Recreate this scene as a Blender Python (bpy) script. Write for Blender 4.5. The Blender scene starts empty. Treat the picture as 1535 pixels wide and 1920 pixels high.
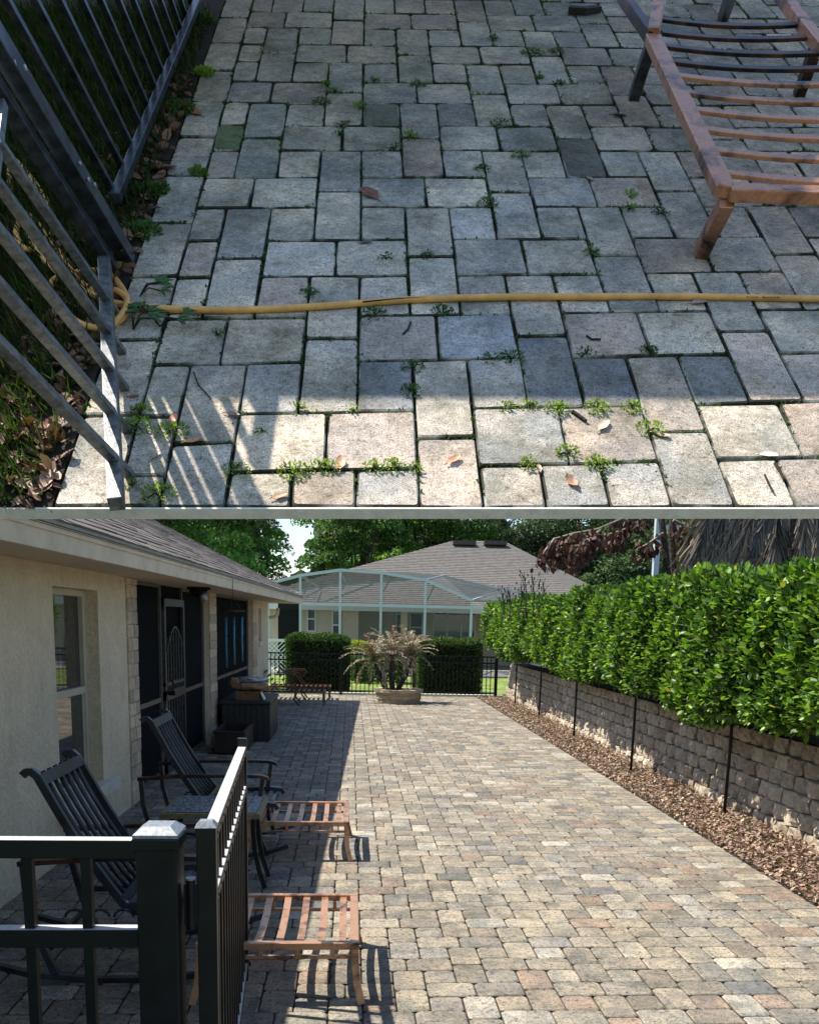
import bpy, math, random
import numpy as np
from mathutils import Vector, Matrix
random.seed(7); rng = np.random.default_rng(7)
SC = bpy.context.scene; COL = SC.collection
rad = math.radians

# ------------------------------------------------------------------ camera
F, PX, PY, HC = 1640.0, 767.0, 1435.0, 1.70          # focal length and optical centre in photograph pixels, eye height
PITCH, YAW, ROLL = rad(9.35), rad(4.0), rad(-1.3)
cp, sp, cy, sy = math.cos(PITCH), math.sin(PITCH), math.cos(YAW), math.sin(YAW)
fw = np.array([sy*cp, cy*cp, -sp]); rt = np.array([cy, -sy, 0.0]); dn = np.cross(fw, rt)
R = np.array([math.cos(ROLL)*rt + math.sin(ROLL)*dn, -math.sin(ROLL)*rt + math.cos(ROLL)*dn, fw])
C = np.array([0.0, 0.0, HC])
cam = bpy.data.cameras.new('camera'); co = bpy.data.objects.new('camera', cam); COL.objects.link(co)
mw = Matrix.Identity(4)
for i in range(3):
    mw[i][0] = R[0][i]; mw[i][1] = -R[1][i]; mw[i][2] = -R[2][i]; mw[i][3] = C[i]
co.matrix_world = mw
cam.sensor_fit = 'HORIZONTAL'; cam.sensor_width = 36.0; cam.lens = F/1535*36.0
cam.shift_y = (PY-960.0)/1535.0; cam.shift_x = (767.5-PX)/1535.0
cam.clip_start = 0.05; cam.clip_end = 900
SC.camera = co

# ------------------------------------------------------------------ sky, sun, exposure
SUN = Vector((-0.57, 0.14, 1.0)).normalized()          # towards the sun
w = bpy.data.worlds.new('World'); SC.world = w; w.use_nodes = True
wn, wl = w.node_tree.nodes, w.node_tree.links
sky = wn.new('ShaderNodeTexSky'); sky.sky_type = 'NISHITA'; sky.sun_disc = False
sky.sun_elevation = math.asin(SUN.z); sky.sun_rotation = math.atan2(SUN.x, SUN.y)
sky.air_density = 1.1; sky.dust_density = 0.7; sky.ozone_density = 1.6
bg = wn['Background']; bg.inputs['Strength'].default_value = 0.12
wl.new(sky.outputs[0], bg.inputs['Color'])
sl_ = bpy.data.lights.new('sun', 'SUN'); sl_.energy = 5.0; sl_.angle = rad(0.53); sl_.color = (1.0, 0.92, 0.79)
so = bpy.data.objects.new('sun', sl_); COL.objects.link(so)
so.rotation_euler = SUN.to_track_quat('Z', 'Y').to_euler(); so.location = (-20, 5, 30)
SC.view_settings.view_transform = 'Standard'; SC.view_settings.look = 'None'
SC.view_settings.gamma = 1.0; SC.view_settings.use_curve_mapping = False
SC.view_settings.exposure = 0.85
SC.render.engine = 'CYCLES'
SC.cycles.transparent_max_bounces = 24

# ------------------------------------------------------------------ measuring helpers (photograph point -> place)
def ray(u, v): return R.T @ np.array([(u-PX)/F, (v-PY)/F, 1.0])
def ground(u, v, z=0.0):
    q = ray(u, v); return C + q*((z-HC)/q[2])
def atY(u, v, Y):
    q = ray(u, v); return C + q*(Y/q[1])
def atX(u, v, X):
    q = ray(u, v); return C + q*(X/q[0])
def proj(p):
    c = R @ (np.asarray(p, float)-C); return np.array([PX+F*c[0]/c[2], PY+F*c[1]/c[2]])

# ------------------------------------------------------------------ object helpers
def tag(o, label=None, cat=None, group=None, kind=None):
    if label: o['label'] = label
    if cat: o['category'] = cat
    if group: o['group'] = group
    if kind: o['kind'] = kind
    return o
def thing(name, loc, label, cat, group=None, rotz=0.0):
    o = bpy.data.objects.new(name, None); COL.objects.link(o); o.location = Vector([float(a) for a in loc]); o.rotation_euler = (0, 0, rotz)
    o.empty_display_size = 0.1
    return tag(o, label, cat, group)
def mkmesh(name, verts, faces, mat=None, smooth=False):
    me = bpy.data.meshes.new(name); me.from_pydata([tuple(map(float, v)) for v in verts], [], faces)
    if mat: me.materials.append(mat)
    if smooth: me.polygons.foreach_set('use_smooth', [True]*len(me.polygons))
    me.update(); return me
def link(name, me, parent=None, loc=None, rot=None):
    o = bpy.data.objects.new(name, me); COL.objects.link(o)
    if loc is not None: o.location = loc
    if rot is not None: o.rotation_euler = rot
    if parent is not None: o.parent = parent
    return o
class MB:
    def __init__(s): s.v = []; s.f = []
    def add(s, vs, fs):
        n = len(s.v); s.v += [np.asarray(a, float) for a in vs]; s.f += [tuple(i+n for i in f) for f in fs]; return s
    def hexa(s, p):       # 8 points: bottom ring 0-3, top ring 4-7
        return s.add(p, [(3,2,1,0),(4,5,6,7),(0,1,5,4),(1,2,6,5),(2,3,7,6),(3,0,4,7)])
    def box(s, x0, x1, y0, y1, z0, z1):
        return s.hexa([(x0,y0,z0),(x1,y0,z0),(x1,y1,z0),(x0,y1,z0),(x0,y0,z1),(x1,y0,z1),(x1,y1,z1),(x0,y1,z1)])
    def beam(s, a, b, w_, h_, up=(0,0,1)): return s.sweep([a, b], w_, h_, up)
    def sweep(s, path, w_, h_, up=(0,0,1)):
        P = [np.asarray(p, float) for p in path]; up = np.asarray(up, float); n0 = len(s.v); fs = []
        for i, p in enumerate(P):
            d = P[min(i+1, len(P)-1)]-P[max(i-1, 0)]; d = d/np.linalg.norm(d)
            sd = np.cross(d, up); l = np.linalg.norm(sd)
            sd = sd/l if l > 1e-6 else np.array([1.0, 0, 0]); u = np.cross(sd, d)
            ww = w_[i] if hasattr(w_, '__len__') else w_; hh = h_[i] if hasattr(h_, '__len__') else h_
            for a, b in ((-1,-1),(1,-1),(1,1),(-1,1)): s.v.append(p+sd*a*ww/2+u*b*hh/2)
            if i:
                k = n0+4*i
                for j in range(4): fs.append((k-4+j, k-4+(j+1)%4, k+(j+1)%4, k+j))
        k = n0+4*(len(P)-1); fs += [(n0+3, n0+2, n0+1, n0), (k, k+1, k+2, k+3)]; s.f += fs; return s
    def tube(s, path, r, n=8, cap=True):
        P = [np.asarray(p, float) for p in path]; n0 = len(s.v); u = None
        for i, p in enumerate(P):
            d = P[min(i+1, len(P)-1)]-P[max(i-1, 0)]; d = d/max(np.linalg.norm(d), 1e-9)
            if u is None:
                u = np.cross(d, (0, 0, 1.0))
                if np.linalg.norm(u) < 0.1: u = np.cross(d, (1.0, 0, 0))
            u = u-d*np.dot(u, d); u = u/np.linalg.norm(u); b = np.cross(d, u)
            rr = r[i] if hasattr(r, '__len__') else r
            for k in range(n): s.v.append(p+(u*math.cos(2*math.pi*k/n)+b*math.sin(2*math.pi*k/n))*rr)
            if i:
                a = n0+n*(i-1)
                for k in range(n): s.f.append((a+k, a+(k+1)%n, a+n+(k+1)%n, a+n+k))
        if cap:
            s.f.append(tuple(n0+k for k in range(n))[::-1]); a = n0+n*(len(P)-1); s.f.append(tuple(a+k for k in range(n)))
        return s
    def build(s, name, mat, parent=None, local=False, smooth=False, bevel=0, label=None):
        off = np.zeros(3); q = parent
        while q is not None and not local: off = off+np.array(q.location); q = q.parent
        me = mkmesh(name, [v-off for v in s.v], s.f, mat, smooth); o = link(name, me, parent)
        if bevel:
            m = o.modifiers.new('bevel', 'BEVEL'); m.width = bevel; m.segments = 2; m.limit_method = 'ANGLE'
        if label: o['label'] = label
        return o
def copy_tree(o, parent=None):
    c = o.copy(); COL.objects.link(c)
    if parent is not None: c.parent = parent
    for ch in list(o.children): copy_tree(ch, c)
    return c
def scatter(name, tv, tf, pos, rots, scl, mat, col=None, parent=None, kind='stuff', off=None):
    """one mesh from many transformed copies of a small template"""
    tv = np.asarray(tv, float); N = len(pos); n = len(tv)
    scl = np.asarray(scl, float); scl = scl[:, None, None] if scl.ndim == 1 else scl[:, None, :]
    V = np.einsum('nij,nkj->nki', rots, tv[None]*scl)+np.asarray(pos)[:, None, :]
    if off is not None: V = V-np.asarray(off)
    me = bpy.data.meshes.new(name); me.vertices.add(N*n); me.vertices.foreach_set('co', V.reshape(-1).astype(np.float32))
    fl = np.concatenate([np.array(f) for f in tf]); ls = np.array([len(f) for f in tf])
    idx = (fl[None, :]+np.arange(N)[:, None]*n).reshape(-1)
    tot = np.tile(ls, N); st = np.concatenate([[0], np.cumsum(tot)[:-1]])
    me.loops.add(len(idx)); me.loops.foreach_set('vertex_index', idx.astype(np.int32))
    me.polygons.add(len(tot)); me.polygons.foreach_set('loop_start', st.astype(np.int32)); me.polygons.foreach_set('loop_total', tot.astype(np.int32))
    me.materials.append(mat); me.update(calc_edges=True)
    if col is not None:
        at = me.color_attributes.new('tint', 'FLOAT_COLOR', 'POINT')
        cc = np.repeat(np.asarray(col, float), n, axis=0)
        if cc.shape[1] == 3: cc = np.hstack([cc, np.ones((len(cc), 1))])
        at.data.foreach_set('color', cc.reshape(-1).astype(np.float32))
    o = link(name, me, parent)
    if kind: o['kind'] = kind
    return o
def rand_rots(n, zdir=None, tilt=0.5, seed=1):
    """rotation matrices whose local z is near the given direction(s)"""
    r = np.random.default_rng(seed); z = np.tile([0., 0, 1.], (n, 1)) if zdir is None else np.array(zdir, float)
    z = z+r.normal(0, tilt, (n, 3)); z /= np.linalg.norm(z, axis=1)[:, None]
    a = r.normal(0, 1, (n, 3)); x = np.cross(a, z); x /= np.linalg.norm(x, axis=1)[:, None]; y = np.cross(z, x)
    return np.stack([x, y, z], axis=2)
def dir_rots(y, z):
    """rotation matrices with local y along y and local z near z"""
    y = y/np.linalg.norm(y, axis=1)[:, None]; x = np.cross(y, z); x /= np.maximum(np.linalg.norm(x, axis=1)[:, None], 1e-6); zz = np.cross(x, y)
    return np.stack([x, y, zz], axis=2)

# ------------------------------------------------------------------ materials
def hexc(r, g, b): return (r, g, b, 1.0)
def newmat(name):
    m = bpy.data.materials.new(name); m.use_nodes = True; nt = m.node_tree; b = nt.nodes['Principled BSDF']; return m, nt, b
def noise(nt, scale, detail=4, rough=0.55, vec=None, dist=0.0):
    n = nt.nodes.new('ShaderNodeTexNoise'); n.inputs['Scale'].default_value = scale; n.inputs['Detail'].default_value = detail
    n.inputs['Roughness'].default_value = rough; n.inputs['Distortion'].default_value = dist
    if vec is not None: nt.links.new(vec, n.inputs['Vector'])
    return n.outputs['Fac']
def ramp(nt, src, stops):
    r = nt.nodes.new('ShaderNodeValToRGB'); el = r.color_ramp.elements
    while len(el) < len(stops): el.new(0.5)
    for e, (p, c) in zip(el, stops): e.position = p; e.color = c if len(c) == 4 else (*c, 1)
    nt.links.new(src, r.inputs[0]); return r.outputs[0]
def mixc(nt, fac, a, b, mode='MIX'):
    m = nt.nodes.new('ShaderNodeMix'); m.data_type = 'RGBA'; m.blend_type = mode
    for s, i in ((fac, 0), (a, 6), (b, 7)):
        if hasattr(s, 'is_linked') or hasattr(s, 'links'): nt.links.new(s, m.inputs[i])
        elif i == 0: m.inputs[0].default_value = s
        else: m.inputs[i].default_value = s if len(s) == 4 else (*s, 1)
    return m.outputs[2]
def bump(nt, b, src, strength=0.3, dist=0.01):
    bp = nt.nodes.new('ShaderNodeBump'); bp.inputs['Strength'].default_value = strength; bp.inputs['Distance'].default_value = dist
    nt.links.new(src, bp.inputs['Height']); nt.links.new(bp.outputs[0], b.inputs['Normal'])
def posn(nt): return nt.nodes.new('ShaderNodeNewGeometry').outputs['Position']
def simple(name, col, rough=0.6, var=0.15, scale=8, metal=0.0, bmp=0.0, bscale=60, bdist=0.004, col2=None, spec=0.5, stops=(0.35, 0.65)):
    m, nt, b = newmat(name); p = posn(nt)
    c1 = tuple(c*(1-var) for c in col); c2 = col2 or tuple(min(1, c*(1+var)) for c in col)
    nt.links.new(ramp(nt, noise(nt, scale, 6, 0.6, p), [(stops[0], c1), (stops[1], c2)]), b.inputs['Base Color'])
    if name == 'cream_stucco':
        mp = nt.nodes.new('ShaderNodeMapping'); mp.inputs['Scale'].default_value = (1, 1, .12); nt.links.new(p, mp.inputs[0]); f = ramp(nt, noise(nt, 9, 6, .7, mp.outputs[0]), [(.52, (1, 1, 1)), (.85, (.82, .80, .77))])
        f2 = ramp(nt, noise(nt, 20, 8, .75, p, 1.5), [(.40, (.88, .87, .85)), (.55, (1.04, 1.04, 1.04))]); f = mixc(nt, 1.0, f, f2, 'MULTIPLY')
        nt.links.new(mixc(nt, 1.0, b.inputs['Base Color'].links[0].from_socket, f, 'MULTIPLY'), b.inputs['Base Color'])
    b.inputs['Roughness'].default_value = rough; b.inputs['Metallic'].default_value = metal; b.inputs['Specular IOR Level'].default_value = spec
    if bmp: bump(nt, b, noise(nt, bscale, 5, 0.6, p), bmp, bdist)
    return m
def paver_mat(name, src, speck=260, gain=1.0, moss=0.0):
    m, nt, b = newmat(name); L = nt.links
    if src == 'obj':
        oi = nt.nodes.new('ShaderNodeObjectInfo'); colr = oi.outputs['Color']; al = oi.outputs['Alpha']
    else:
        a = nt.nodes.new('ShaderNodeAttribute'); a.attribute_name = 'tint'; colr = a.outputs['Color']; al = a.outputs['Alpha']
    p = posn(nt)
    cb = nt.nodes.new('ShaderNodeCombineXYZ'); 
    ml = nt.nodes.new('ShaderNodeMath'); ml.operation = 'MULTIPLY'; ml.inputs[1].default_value = 37.0; L.new(al, ml.inputs[0])
    L.new(ml.outputs[0], cb.inputs[0]); L.new(ml.outputs[0], cb.inputs[2])
    va = nt.nodes.new('ShaderNodeVectorMath'); va.operation = 'ADD'; L.new(p, va.inputs[0]); L.new(cb.outputs[0], va.inputs[1]); q = va.outputs[0]
    big = ramp(nt, noise(nt, 7, 3, 0.5, q), [(0.40, (0,0,0)), (0.62, (1,1,1))])
    dark = mixc(nt, 1.0, colr, (0.68, 0.74, 0.82, 1), 'MULTIPLY')
    c = mixc(nt, big, colr, dark)
    mid = ramp(nt, noise(nt, 45, 5, 0.7, q), [(0.3, (0.74, 0.72, 0.70)), (0.68, (1.12, 1.10, 1.07))])
    c = mixc(nt, 1.0, c, mid, 'MULTIPLY')
    sp_ = ramp(nt, noise(nt, speck, 3, 0.75, q), [(0.36, (0.26, 0.25, 0.24)), (0.47, (0.92, 0.92, 0.92)), (0.66, (1.32, 1.3, 1.26))])
    c = mixc(nt, 0.85, c, sp_, 'MULTIPLY')
    pit = ramp(nt, noise(nt, speck*0.3, 3, 0.8, q), [(0.36, (0.35, 0.35, 0.33)), (0.45, (1, 1, 1))]); c = mixc(nt, 0.8, c, pit, 'MULTIPLY')
    st = ramp(nt, noise(nt, 3.1, 7, 0.8, q), [(0.47, (0,0,0)), (0.70, (0.8,0.8,0.8))])
    c = mixc(nt, st, c, (0.06*gain, 0.065*gain, 0.055*gain, 1))
    if moss:
        msk = ramp(nt, noise(nt, 2.3, 7, 0.8, q), [(0.53, (0,0,0)), (0.75, (moss,)*3)])
        c = mixc(nt, msk, c, (0.055, 0.085, 0.03, 1))
    if name == 'paver_concrete_pale': c = mixc(nt, 1.0, c, (1.24, 1.17, 1.12, 1), 'MULTIPLY'); gr = ramp(nt, noise(nt, 1.9, 8, 0.78, p), [(0.38, (0.46, 0.47, 0.45)), (0.54, (1.02, 1.02, 1.02))]); c = mixc(nt, 0.85, c, gr, 'MULTIPLY'); g2 = ramp(nt, noise(nt, 14, 7, 0.8, q), [(0.36, (0.55, 0.56, 0.52)), (0.52, (1.03, 1.03, 1.03))]); c = mixc(nt, 0.8, c, g2, 'MULTIPLY')
    L.new(c, b.inputs['Base Color']); b.inputs['Roughness'].default_value = 0.88; b.inputs['Specular IOR Level'].default_value = 0.25
    bump(nt, b, noise(nt, speck*0.8, 4, 0.7, q), 0.7, 0.003)
    return m
def leaf_mat(name, tr=0.35, rough=0.42, gain=1.0, spec=0.5):
    m, nt, b = newmat(name); L = nt.links
    a = nt.nodes.new('ShaderNodeAttribute'); a.attribute_name = 'tint'
    c = mixc(nt, 1.0, a.outputs['Color'], ramp(nt, noise(nt, 30, 3, 0.6, posn(nt)), [(0.3, (0.75*gain,)*3), (0.7, (1.2*gain,)*3)]), 'MULTIPLY')
    L.new(c, b.inputs['Base Color']); b.inputs['Roughness'].default_value = rough; b.inputs['Specular IOR Level'].default_value = spec
    t = nt.nodes.new('ShaderNodeBsdfTranslucent'); mc = mixc(nt, 1.0, c, (1.5, 1.7, 0.6, 1), 'MULTIPLY'); L.new(mc, t.inputs['Color'])
    ms = nt.nodes.new('ShaderNodeMixShader'); ms.inputs[0].default_value = tr
    L.new(b.outputs[0], ms.inputs[1]); L.new(t.outputs[0], ms.inputs[2]); L.new(ms.outputs[0], nt.nodes['Material Output'].inputs[0])
    return m

M_pav_obj = paver_mat('paver_concrete', 'obj', 150, 1.0)
M_pav_att = paver_mat('paver_concrete_far', 'att', 150, 1.0)
M_pav_up = paver_mat('paver_concrete_pale', 'obj', 360, 2.2, moss=0.55)
M_pav_side = simple('dirty_paver_arris', (0.07, 0.075, 0.05), 0.95, 0.5, 9, bmp=0.6, bscale=200, col2=(0.38, 0.37, 0.33), stops=(0.45, 0.62))
M_pav_side2 = simple('sandy_paver_arris', (0.10, 0.085, 0.065), 0.95, 0.4, 9, col2=(0.22, 0.19, 0.15), stops=(0.4, 0.65))
M_joint = simple('joint_sand', (0.05, 0.042, 0.03), 0.95, 0.4, 30, bmp=0.6, bscale=200)
M_moss = simple('mossy_joint_soil', (0.016, 0.020, 0.008), 0.95, 0.5, 25, bmp=0.8, bscale=250, col2=(0.03, 0.045, 0.012))
M_soil = simple('dark_soil', (0.022, 0.016, 0.010), 0.95, 0.5, 18, bmp=0.9, bscale=70, bdist=0.01)
M_edge = simple('pale_concrete_edging', (0.80, 0.79, 0.77), 0.85, 0.10, 40, bmp=0.3, bscale=200)
def glare_topped(name, col, glare, rough=0.42, spec=0.35):
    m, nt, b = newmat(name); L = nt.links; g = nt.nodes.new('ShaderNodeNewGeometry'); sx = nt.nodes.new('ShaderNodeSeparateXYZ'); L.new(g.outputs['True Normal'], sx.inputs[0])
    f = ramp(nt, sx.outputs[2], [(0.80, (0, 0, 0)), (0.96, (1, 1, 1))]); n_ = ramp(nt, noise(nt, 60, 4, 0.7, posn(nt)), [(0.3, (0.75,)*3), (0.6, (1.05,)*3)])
    c = mixc(nt, f, (*col, 1), mixc(nt, 1.0, (*glare, 1), n_, 'MULTIPLY')); L.new(c, b.inputs['Base Color']); b.inputs['Roughness'].default_value = rough; b.inputs['Specular IOR Level'].default_value = spec
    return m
M_black = simple('black_powder_coat', (0.006, 0.009, 0.010), 0.42, 0.3, 12, spec=0.3)
M_rail = glare_topped('black_powder_coat_glare_on_top', (0.006, 0.009, 0.010), (0.50, 0.52, 0.54))  # sun glare on black rail tops, put into the colour of upward faces
M_grey = simple('sunlit_black_metal', (0.12, 0.135, 0.15), 0.38, 0.45, 60, metal=0.3, col2=(0.26, 0.29, 0.31), bmp=0.15, bscale=300, spec=0.7, stops=(0.35, 0.75))  # black gate bars; the sunlight on them is put into this lighter colour
M_blueblack = simple('blue_black_metal', (0.022, 0.032, 0.046), 0.32, 0.4, 30, metal=0.3, col2=(0.08, 0.10, 0.13), spec=0.7)  # black metal; the sky's bluish reflection is put into its colour
M_copper = None
def copper(name, dark, light, thr):
    m, nt, b = newmat(name); p = posn(nt)
    f = ramp(nt, noise(nt, 9, 5, 0.6, p, 0.6), [(thr-0.1, (1,1,1)), (thr+0.1, (0,0,0))])
    g = ramp(nt, noise(nt, 120, 3, 0.6, p), [(0.3, (0.85,)*3), (0.7, (1.12,)*3)])
    c = mixc(nt, f, (*light, 1), (*dark, 1)); c = mixc(nt, 1.0, c, g, 'MULTIPLY')
    nt.links.new(c, b.inputs['Base Color']); b.inputs['Metallic'].default_value = 0.5; b.inputs['Roughness'].default_value = 0.36
    return m
M_copper = copper('brushed_copper_brown_metal', (0.05, 0.024, 0.016), (0.52, 0.285, 0.165), 0.40)
M_copperU = copper('worn_copper_brown_metal', (0.03, 0.03, 0.035), (0.58, 0.29, 0.18), 0.42)
M_bronze = copper('dark_bronze_metal', (0.012, 0.013, 0.016), (0.12, 0.045, 0.026), 0.52)
M_chair = simple('slate_black_metal', (0.014, 0.019, 0.028), 0.34, 0.5, 6, metal=0.25, col2=(0.045, 0.055, 0.075), spec=0.6)
M_stucco = simple('cream_stucco', (0.70, 0.61, 0.45), 0.92, 0.07, 3, bmp=0.9, bscale=28, bdist=0.02)
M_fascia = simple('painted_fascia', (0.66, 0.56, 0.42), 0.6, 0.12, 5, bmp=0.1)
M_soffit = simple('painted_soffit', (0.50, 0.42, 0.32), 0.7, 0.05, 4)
M_sill = simple('white_sill', (0.66, 0.63, 0.56), 0.7, 0.08, 12, bmp=0.3, bscale=80)
M_frame = simple('almond_window_frame', (0.50, 0.46, 0.36), 0.5, 0.05)
M_trav = simple('travertine_tile', (0.52, 0.42, 0.30), 0.7, 0.25, 14, bmp=0.4, bscale=90)
M_drip = simple('metal_drip_edge', (0.40, 0.39, 0.37), 0.35, 0.1, metal=0.6)
M_roofbase = simple('roof_felt', (0.05, 0.045, 0.042), 0.95)
M_hose = simple('yellow_rubber_hose', (0.78, 0.42, 0.13), 0.55, 0.18, 22, bmp=0.1)
M_ink = simple('black_ink', (0.02, 0.018, 0.015), 0.8)
M_white = simple('white_aluminium', (0.46, 0.53, 0.56), 0.45, 0.05)
M_whitepaint = simple('white_paint', (0.75, 0.75, 0.73), 0.6, 0.05)
M_stone = None
def glass_mat(name, col, rough=0.03):
    m, nt, b = newmat(name); b.inputs['Base Color'].default_value = (*col, 1); b.inputs['Roughness'].default_value = rough; b.inputs['Specular IOR Level'].default_value = 1.0
    return m
M_glass = glass_mat('dark_window_glass', (0.02, 0.025, 0.03))
def screen_mat(name, col, op):
    m, nt, b = newmat(name); L = nt.links; b.inputs['Base Color'].default_value = (*col, 1); b.inputs['Roughness'].default_value = 0.9; b.inputs['Specular IOR Level'].default_value = 0.05
    t = nt.nodes.new('ShaderNodeBsdfTransparent'); ms = nt.nodes.new('ShaderNodeMixShader'); ms.inputs[0].default_value = op
    L.new(t.outputs[0], ms.inputs[1]); L.new(b.outputs[0], ms.inputs[2]); L.new(ms.outputs[0], nt.nodes['Material Output'].inputs[0]); return m
M_screen = screen_mat('black_insect_screen', (0.009, 0.011, 0.014), 0.985)
M_cagescreen = screen_mat('grey_cage_screen', (0.07, 0.085, 0.09), 0.6)
M_cagewall = screen_mat('thin_grey_screen', (0.10, 0.12, 0.12), 0.42)
M_dark = simple('dark_interior', (0.02, 0.02, 0.022), 0.8)
M_wood = simple('dark_stained_wood', (0.020, 0.013, 0.010), 0.6, 0.4, 10, bmp=0.3, bscale=40)
M_plastic = simple('charcoal_resin', (0.020, 0.021, 0.026), 0.5, 0.3, 10, bmp=0.3, bscale=60)
M_card = simple('brown_cardboard', (0.16, 0.085, 0.045), 0.85, 0.2, 14)
M_paper = simple('brown_kraft_paper', (0.30, 0.18, 0.09), 0.8, 0.25, 12, bmp=0.5, bscale=30, bdist=0.02)
M_silver = simple('silver_foil_bag', (0.42, 0.45, 0.50), 0.3, 0.2, 10, metal=0.5, bmp=0.5, bscale=30, bdist=0.02)
M_teal = simple('teal_anodised_tube', (0.05, 0.17, 0.25), 0.35, 0.15, metal=0.4)
M_bark = simple('rough_bark', (0.045, 0.036, 0.028), 0.9, 0.4, 10, bmp=0.9, bscale=30, bdist=0.03)
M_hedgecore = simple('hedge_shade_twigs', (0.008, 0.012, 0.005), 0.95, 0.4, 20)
M_lawn = simple('lawn_turf', (0.10, 0.17, 0.025), 0.9, 0.3, 1.6, bmp=0.6, bscale=80, bdist=0.03, col2=(0.22, 0.29, 0.055))
M_leafH = leaf_mat('glossy_hedge_leaf', 0.32, 0.42, spec=0.42)
M_leafT = leaf_mat('tree_leaf', 0.30, 0.6, spec=0.3)
M_leafW = leaf_mat('weed_leaf', 0.35, 0.55)
M_dry = leaf_mat('dry_leaf', 0.12, 0.6, spec=0.3)
def block_mat():
    m, nt, b = newmat('split_face_concrete_block'); L = nt.links; oi = nt.nodes.new('ShaderNodeObjectInfo'); p = posn(nt)
    c = ramp(nt, oi.outputs['Random'], [(0.0, (0.40, 0.33, 0.25)), (0.5, (0.52, 0.445, 0.35)), (1.0, (0.62, 0.54, 0.44))])
    g = ramp(nt, noise(nt, 24, 8, 0.75, p), [(0.3, (0.55,)*3), (0.7, (1.3,)*3)]); c = mixc(nt, 1.0, c, g, 'MULTIPLY')
    s = ramp(nt, noise(nt, 3, 5, 0.7, p), [(0.55, (0,0,0)), (0.75, (0.6,)*3)]); c = mixc(nt, s, c, (0.07, 0.065, 0.05, 1))
    L.new(c, b.inputs['Base Color']); b.inputs['Roughness'].default_value = 0.95; bump(nt, b, noise(nt, 35, 8, 0.75, p), 1.0, 0.02); return m
M_stone = block_mat()
def shingle_mat(name, c0, c1, sc=None):
    m, nt, b = newmat(name); L = nt.links; p = posn(nt)
    g = noise(nt, 300, 3, 0.7, p)
    if sc is None:
        oi = nt.nodes.new('ShaderNodeAttribute'); oi.attribute_name = 'tint'; 
        c = mixc(nt, 1.0, oi.outputs['Color'], ramp(nt, g, [(0.35, (0.55,)*3), (0.65, (1.35,)*3)]), 'MULTIPLY')
    else:
        c = ramp(nt, noise(nt, 5, 4, 0.7, p), [(0.35, c0), (0.65, c1)]); c = mixc(nt, 1.0, c, ramp(nt, noise(nt, 60, 3, 0.7, p), [(0.3, (0.7,)*3), (0.7, (1.2,)*3)]), 'MULTIPLY')
    L.new(c, b.inputs['Base Color']); b.inputs['Roughness'].default_value = 0.95; bump(nt, b, g, 0.5, 0.003); return m
def shingle_obj():
    m, nt, b = newmat('asphalt_shingle'); L = nt.links; oi = nt.nodes.new('ShaderNodeObjectInfo'); p = posn(nt)
    c = mixc(nt, 1.0, oi.outputs['Color'], ramp(nt, noise(nt, 300, 3, 0.7, p), [(0.35, (0.55,)*3), (0.65, (1.35,)*3)]), 'MULTIPLY')
    L.new(c, b.inputs['Base Color']); b.inputs['Roughness'].default_value = 0.95; return m
M_shO = shingle_obj(); M_shA = shingle_mat('asphalt_shingle_far', None, None)
M_nroof = shingle_mat('neighbour_shingles', (0.10, 0.094, 0.088), (0.16, 0.15, 0.14), sc=1)
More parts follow.
